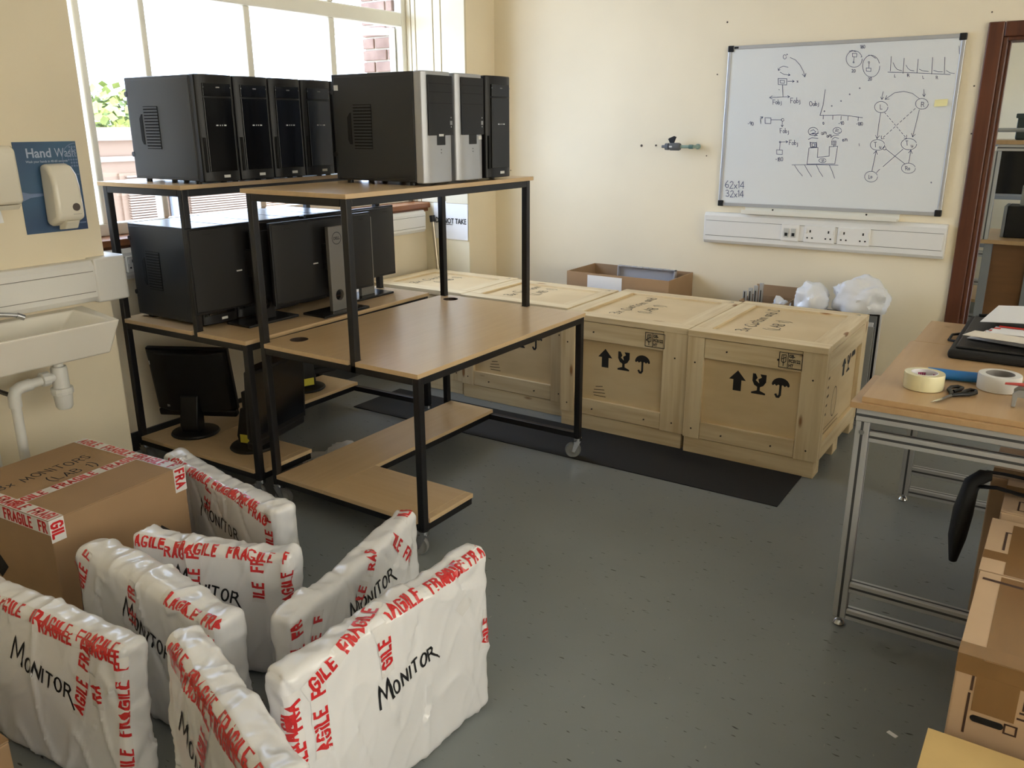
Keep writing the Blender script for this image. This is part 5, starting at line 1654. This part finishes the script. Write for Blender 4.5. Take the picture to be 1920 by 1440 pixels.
package('long white wrapped monitor lying behind the brown box towards the bench', -2.43, 1.755, -8, .77, .385, .10, 2, 5.6,
        [(.05, .385, 0, .62, .02), (.33, .24, 72, .15, .07), (.735, .04, 90, .33, .06), (.62, .2, 8, .15, .0), (.5, .395, -14, .24, .04)], (.29, .225, .06, -5))
package('white wrapped monitor in front, top edge slanting away from its text', -1.29, .862, -18, .60, .50, .09, -2, 6.9,
        [(.02, .49, 0, .58, .03), (.05, .465, 0, .5, .1), (.22, .29, 66, .2, .02), (.5, .3, 88, .18, .05)], (.09, .30, .06, -22))
package('slim white wrapped monitor pointing at the empty bench castor', -1.60, 1.54, 102.6, .68, .40, .08, 0, 7.4,
        [(.02, .02, 90, .38, .03), (.06, .22, 70, .16, .05), (.36, .34, 60, .1, .0), (.5, .40, -52, .16, .08), (.6, .42, 10, .1, .07), (.01, .04, 90, .3, .1), (.30, .29, 55, .06, .1)], (.26, .24, .055, 6))
package('largest white wrapped monitor on the open floor side of the group', -1.25, 1.315, 87, .70, .49, .085, 0, 8.8,
        [(.015, .02, 90, .43, .02), (.0, .02, 90, .4, .09), (.05, .43, 24, .3, .05), (.3, .5, 0, .36, .02), (.08, .26, 88, .19, .03), (.29, .345, 92, .14, .05), (.5, .505, 0, .2, .06), (.56, .37, 40, .05, .13), (.67, .2, 80, .12, .05)], (.255, .27, .05, 8))

# ================================================================== the room beyond the door
sbn = thing('aluminium_shelving', 'aluminium framed bench and shelf unit in the room beyond the door', 'shelving', (0, 6.2, 0))
bx('worktop', M_BEECHD, (-.60, 0, .86), (1.2, .7, .885), sbn, bevel=.001)
bx('upper_shelf', M_BEECHD, (-.56, -.02, 1.475), (1.2, .45, 1.5), sbn, bevel=.001)
for (x, y) in ((-.52, .0), (-.25, .62), (.35, .0)):
    prof((x, y, .886), (x + .045, y + .045, 1.434), sbn, 'upright')
prof((-.5, -.01, 1.435), (1.15, .035, 1.474), sbn)
for x in (-.49, -.24):
    bx('leg', M_GREYM, (x, .02, 0), (x + .05, .07, .86), sbn, bevel=.003)
bx('end_panel', mat('brown_panel', (122, 84, 50), .5, var=.08, vscale=(3, 3, 20)), (-.44, .05, .1), (-.24, .07, .858), sbn)
for zz in (.25, .5, .7):
    prof((-1.1, .55, zz), (-.1, .59, zz + .04), sbn)
bx('lower_board', M_BEECHD, (-1.1, .3, .42), (-.1, .9, .44), sbn)
cr = thing('plastic_crate', 'dark green plastic crate on the upper shelf beyond the door', 'crate', (-.12, 6.42, 1.5))
bx('body', M_DGREEN, (-.3, -.16, 0), (.4, .2, .15), cr, bevel=.012)
bx('rim', M_DGREEN, (-.31, -.17, .13), (.41, .21, .158), cr, bevel=.006)
bx('handle', M_GREYD, (-.2, -.176, .135), (-.12, -.168, .146), cr, bevel=.002)
tag(build(MB().tube([(-.6, 6.1, 1.56), (-.2, 6.12, 1.562), (.4, 6.14, 1.568)], .012, 10), 'white_tube', M_GREYD, smooth=60), 'pale tube lying across the crate on the upper shelf', 'tube')
tag(build(MB().cyl((-.6, 6.2, 1.501), (-.6, 6.26, 1.548), .01), 't', M_GREYD), 'x', 'x')
bpy.data.objects.remove(bpy.data.objects['t'])
pcx = thing('equipment_case', 'black equipment case on the worktop beyond the door', 'case', (-.1, 6.48, .886))
bx('body', M_BLACKP, (-.3, -.1, 0), (.5, .15, .2), pcx, bevel=.004)
bx('trim', M_GREYM, (-.32, -.105, .0), (-.302, .15, .2), pcx, bevel=.002)
dv = thing('bench_instrument', 'grey bench instrument standing on the black case beyond the door', 'instrument', (0, 6.55, 1.087))
bx('body', M_GREYD, (-.34, -.12, 0), (.4, .14, .13), dv, bevel=.006)
bx('display', M_STANDG, (-.2, -.123, .03), (-.08, -.119, .09), dv)
bx('foot_rail', M_GREYM, (-.3, -.13, .0), (.4, -.118, .012), dv)
fm_ = thing('flat_screen', 'dark flat screen at the back of the shelf beyond the door', 'screen', (.1, 6.78, .886))
bx('panel', M_BLACKG, (-.65, 0, .25), (.3, .03, .56), fm_, bevel=.004)
bx('stand', M_BLACKP, (-.24, .005, 0), (-.1, .025, .3), fm_)
bx('foot', M_BLACKP, (-.3, -.02, 0), (-.04, .06, .012), fm_)
rk = thing('storage_rack', 'grey metal storage rack against the far wall of the next room', 'rack', (-.9, 8.1, 0))
for (x, y) in ((-.55, 0), (-.55, .5), (.6, 0), (.6, .5)):
    bx('upright', M_GREYM, (x, y, 0), (x + .04, y + .04, 1.5), rk)
for zz in (.2, .6, 1.0, 1.42):
    bx('shelf', M_GREYM, (-.55, 0, zz), (.64, .54, zz + .03), rk)
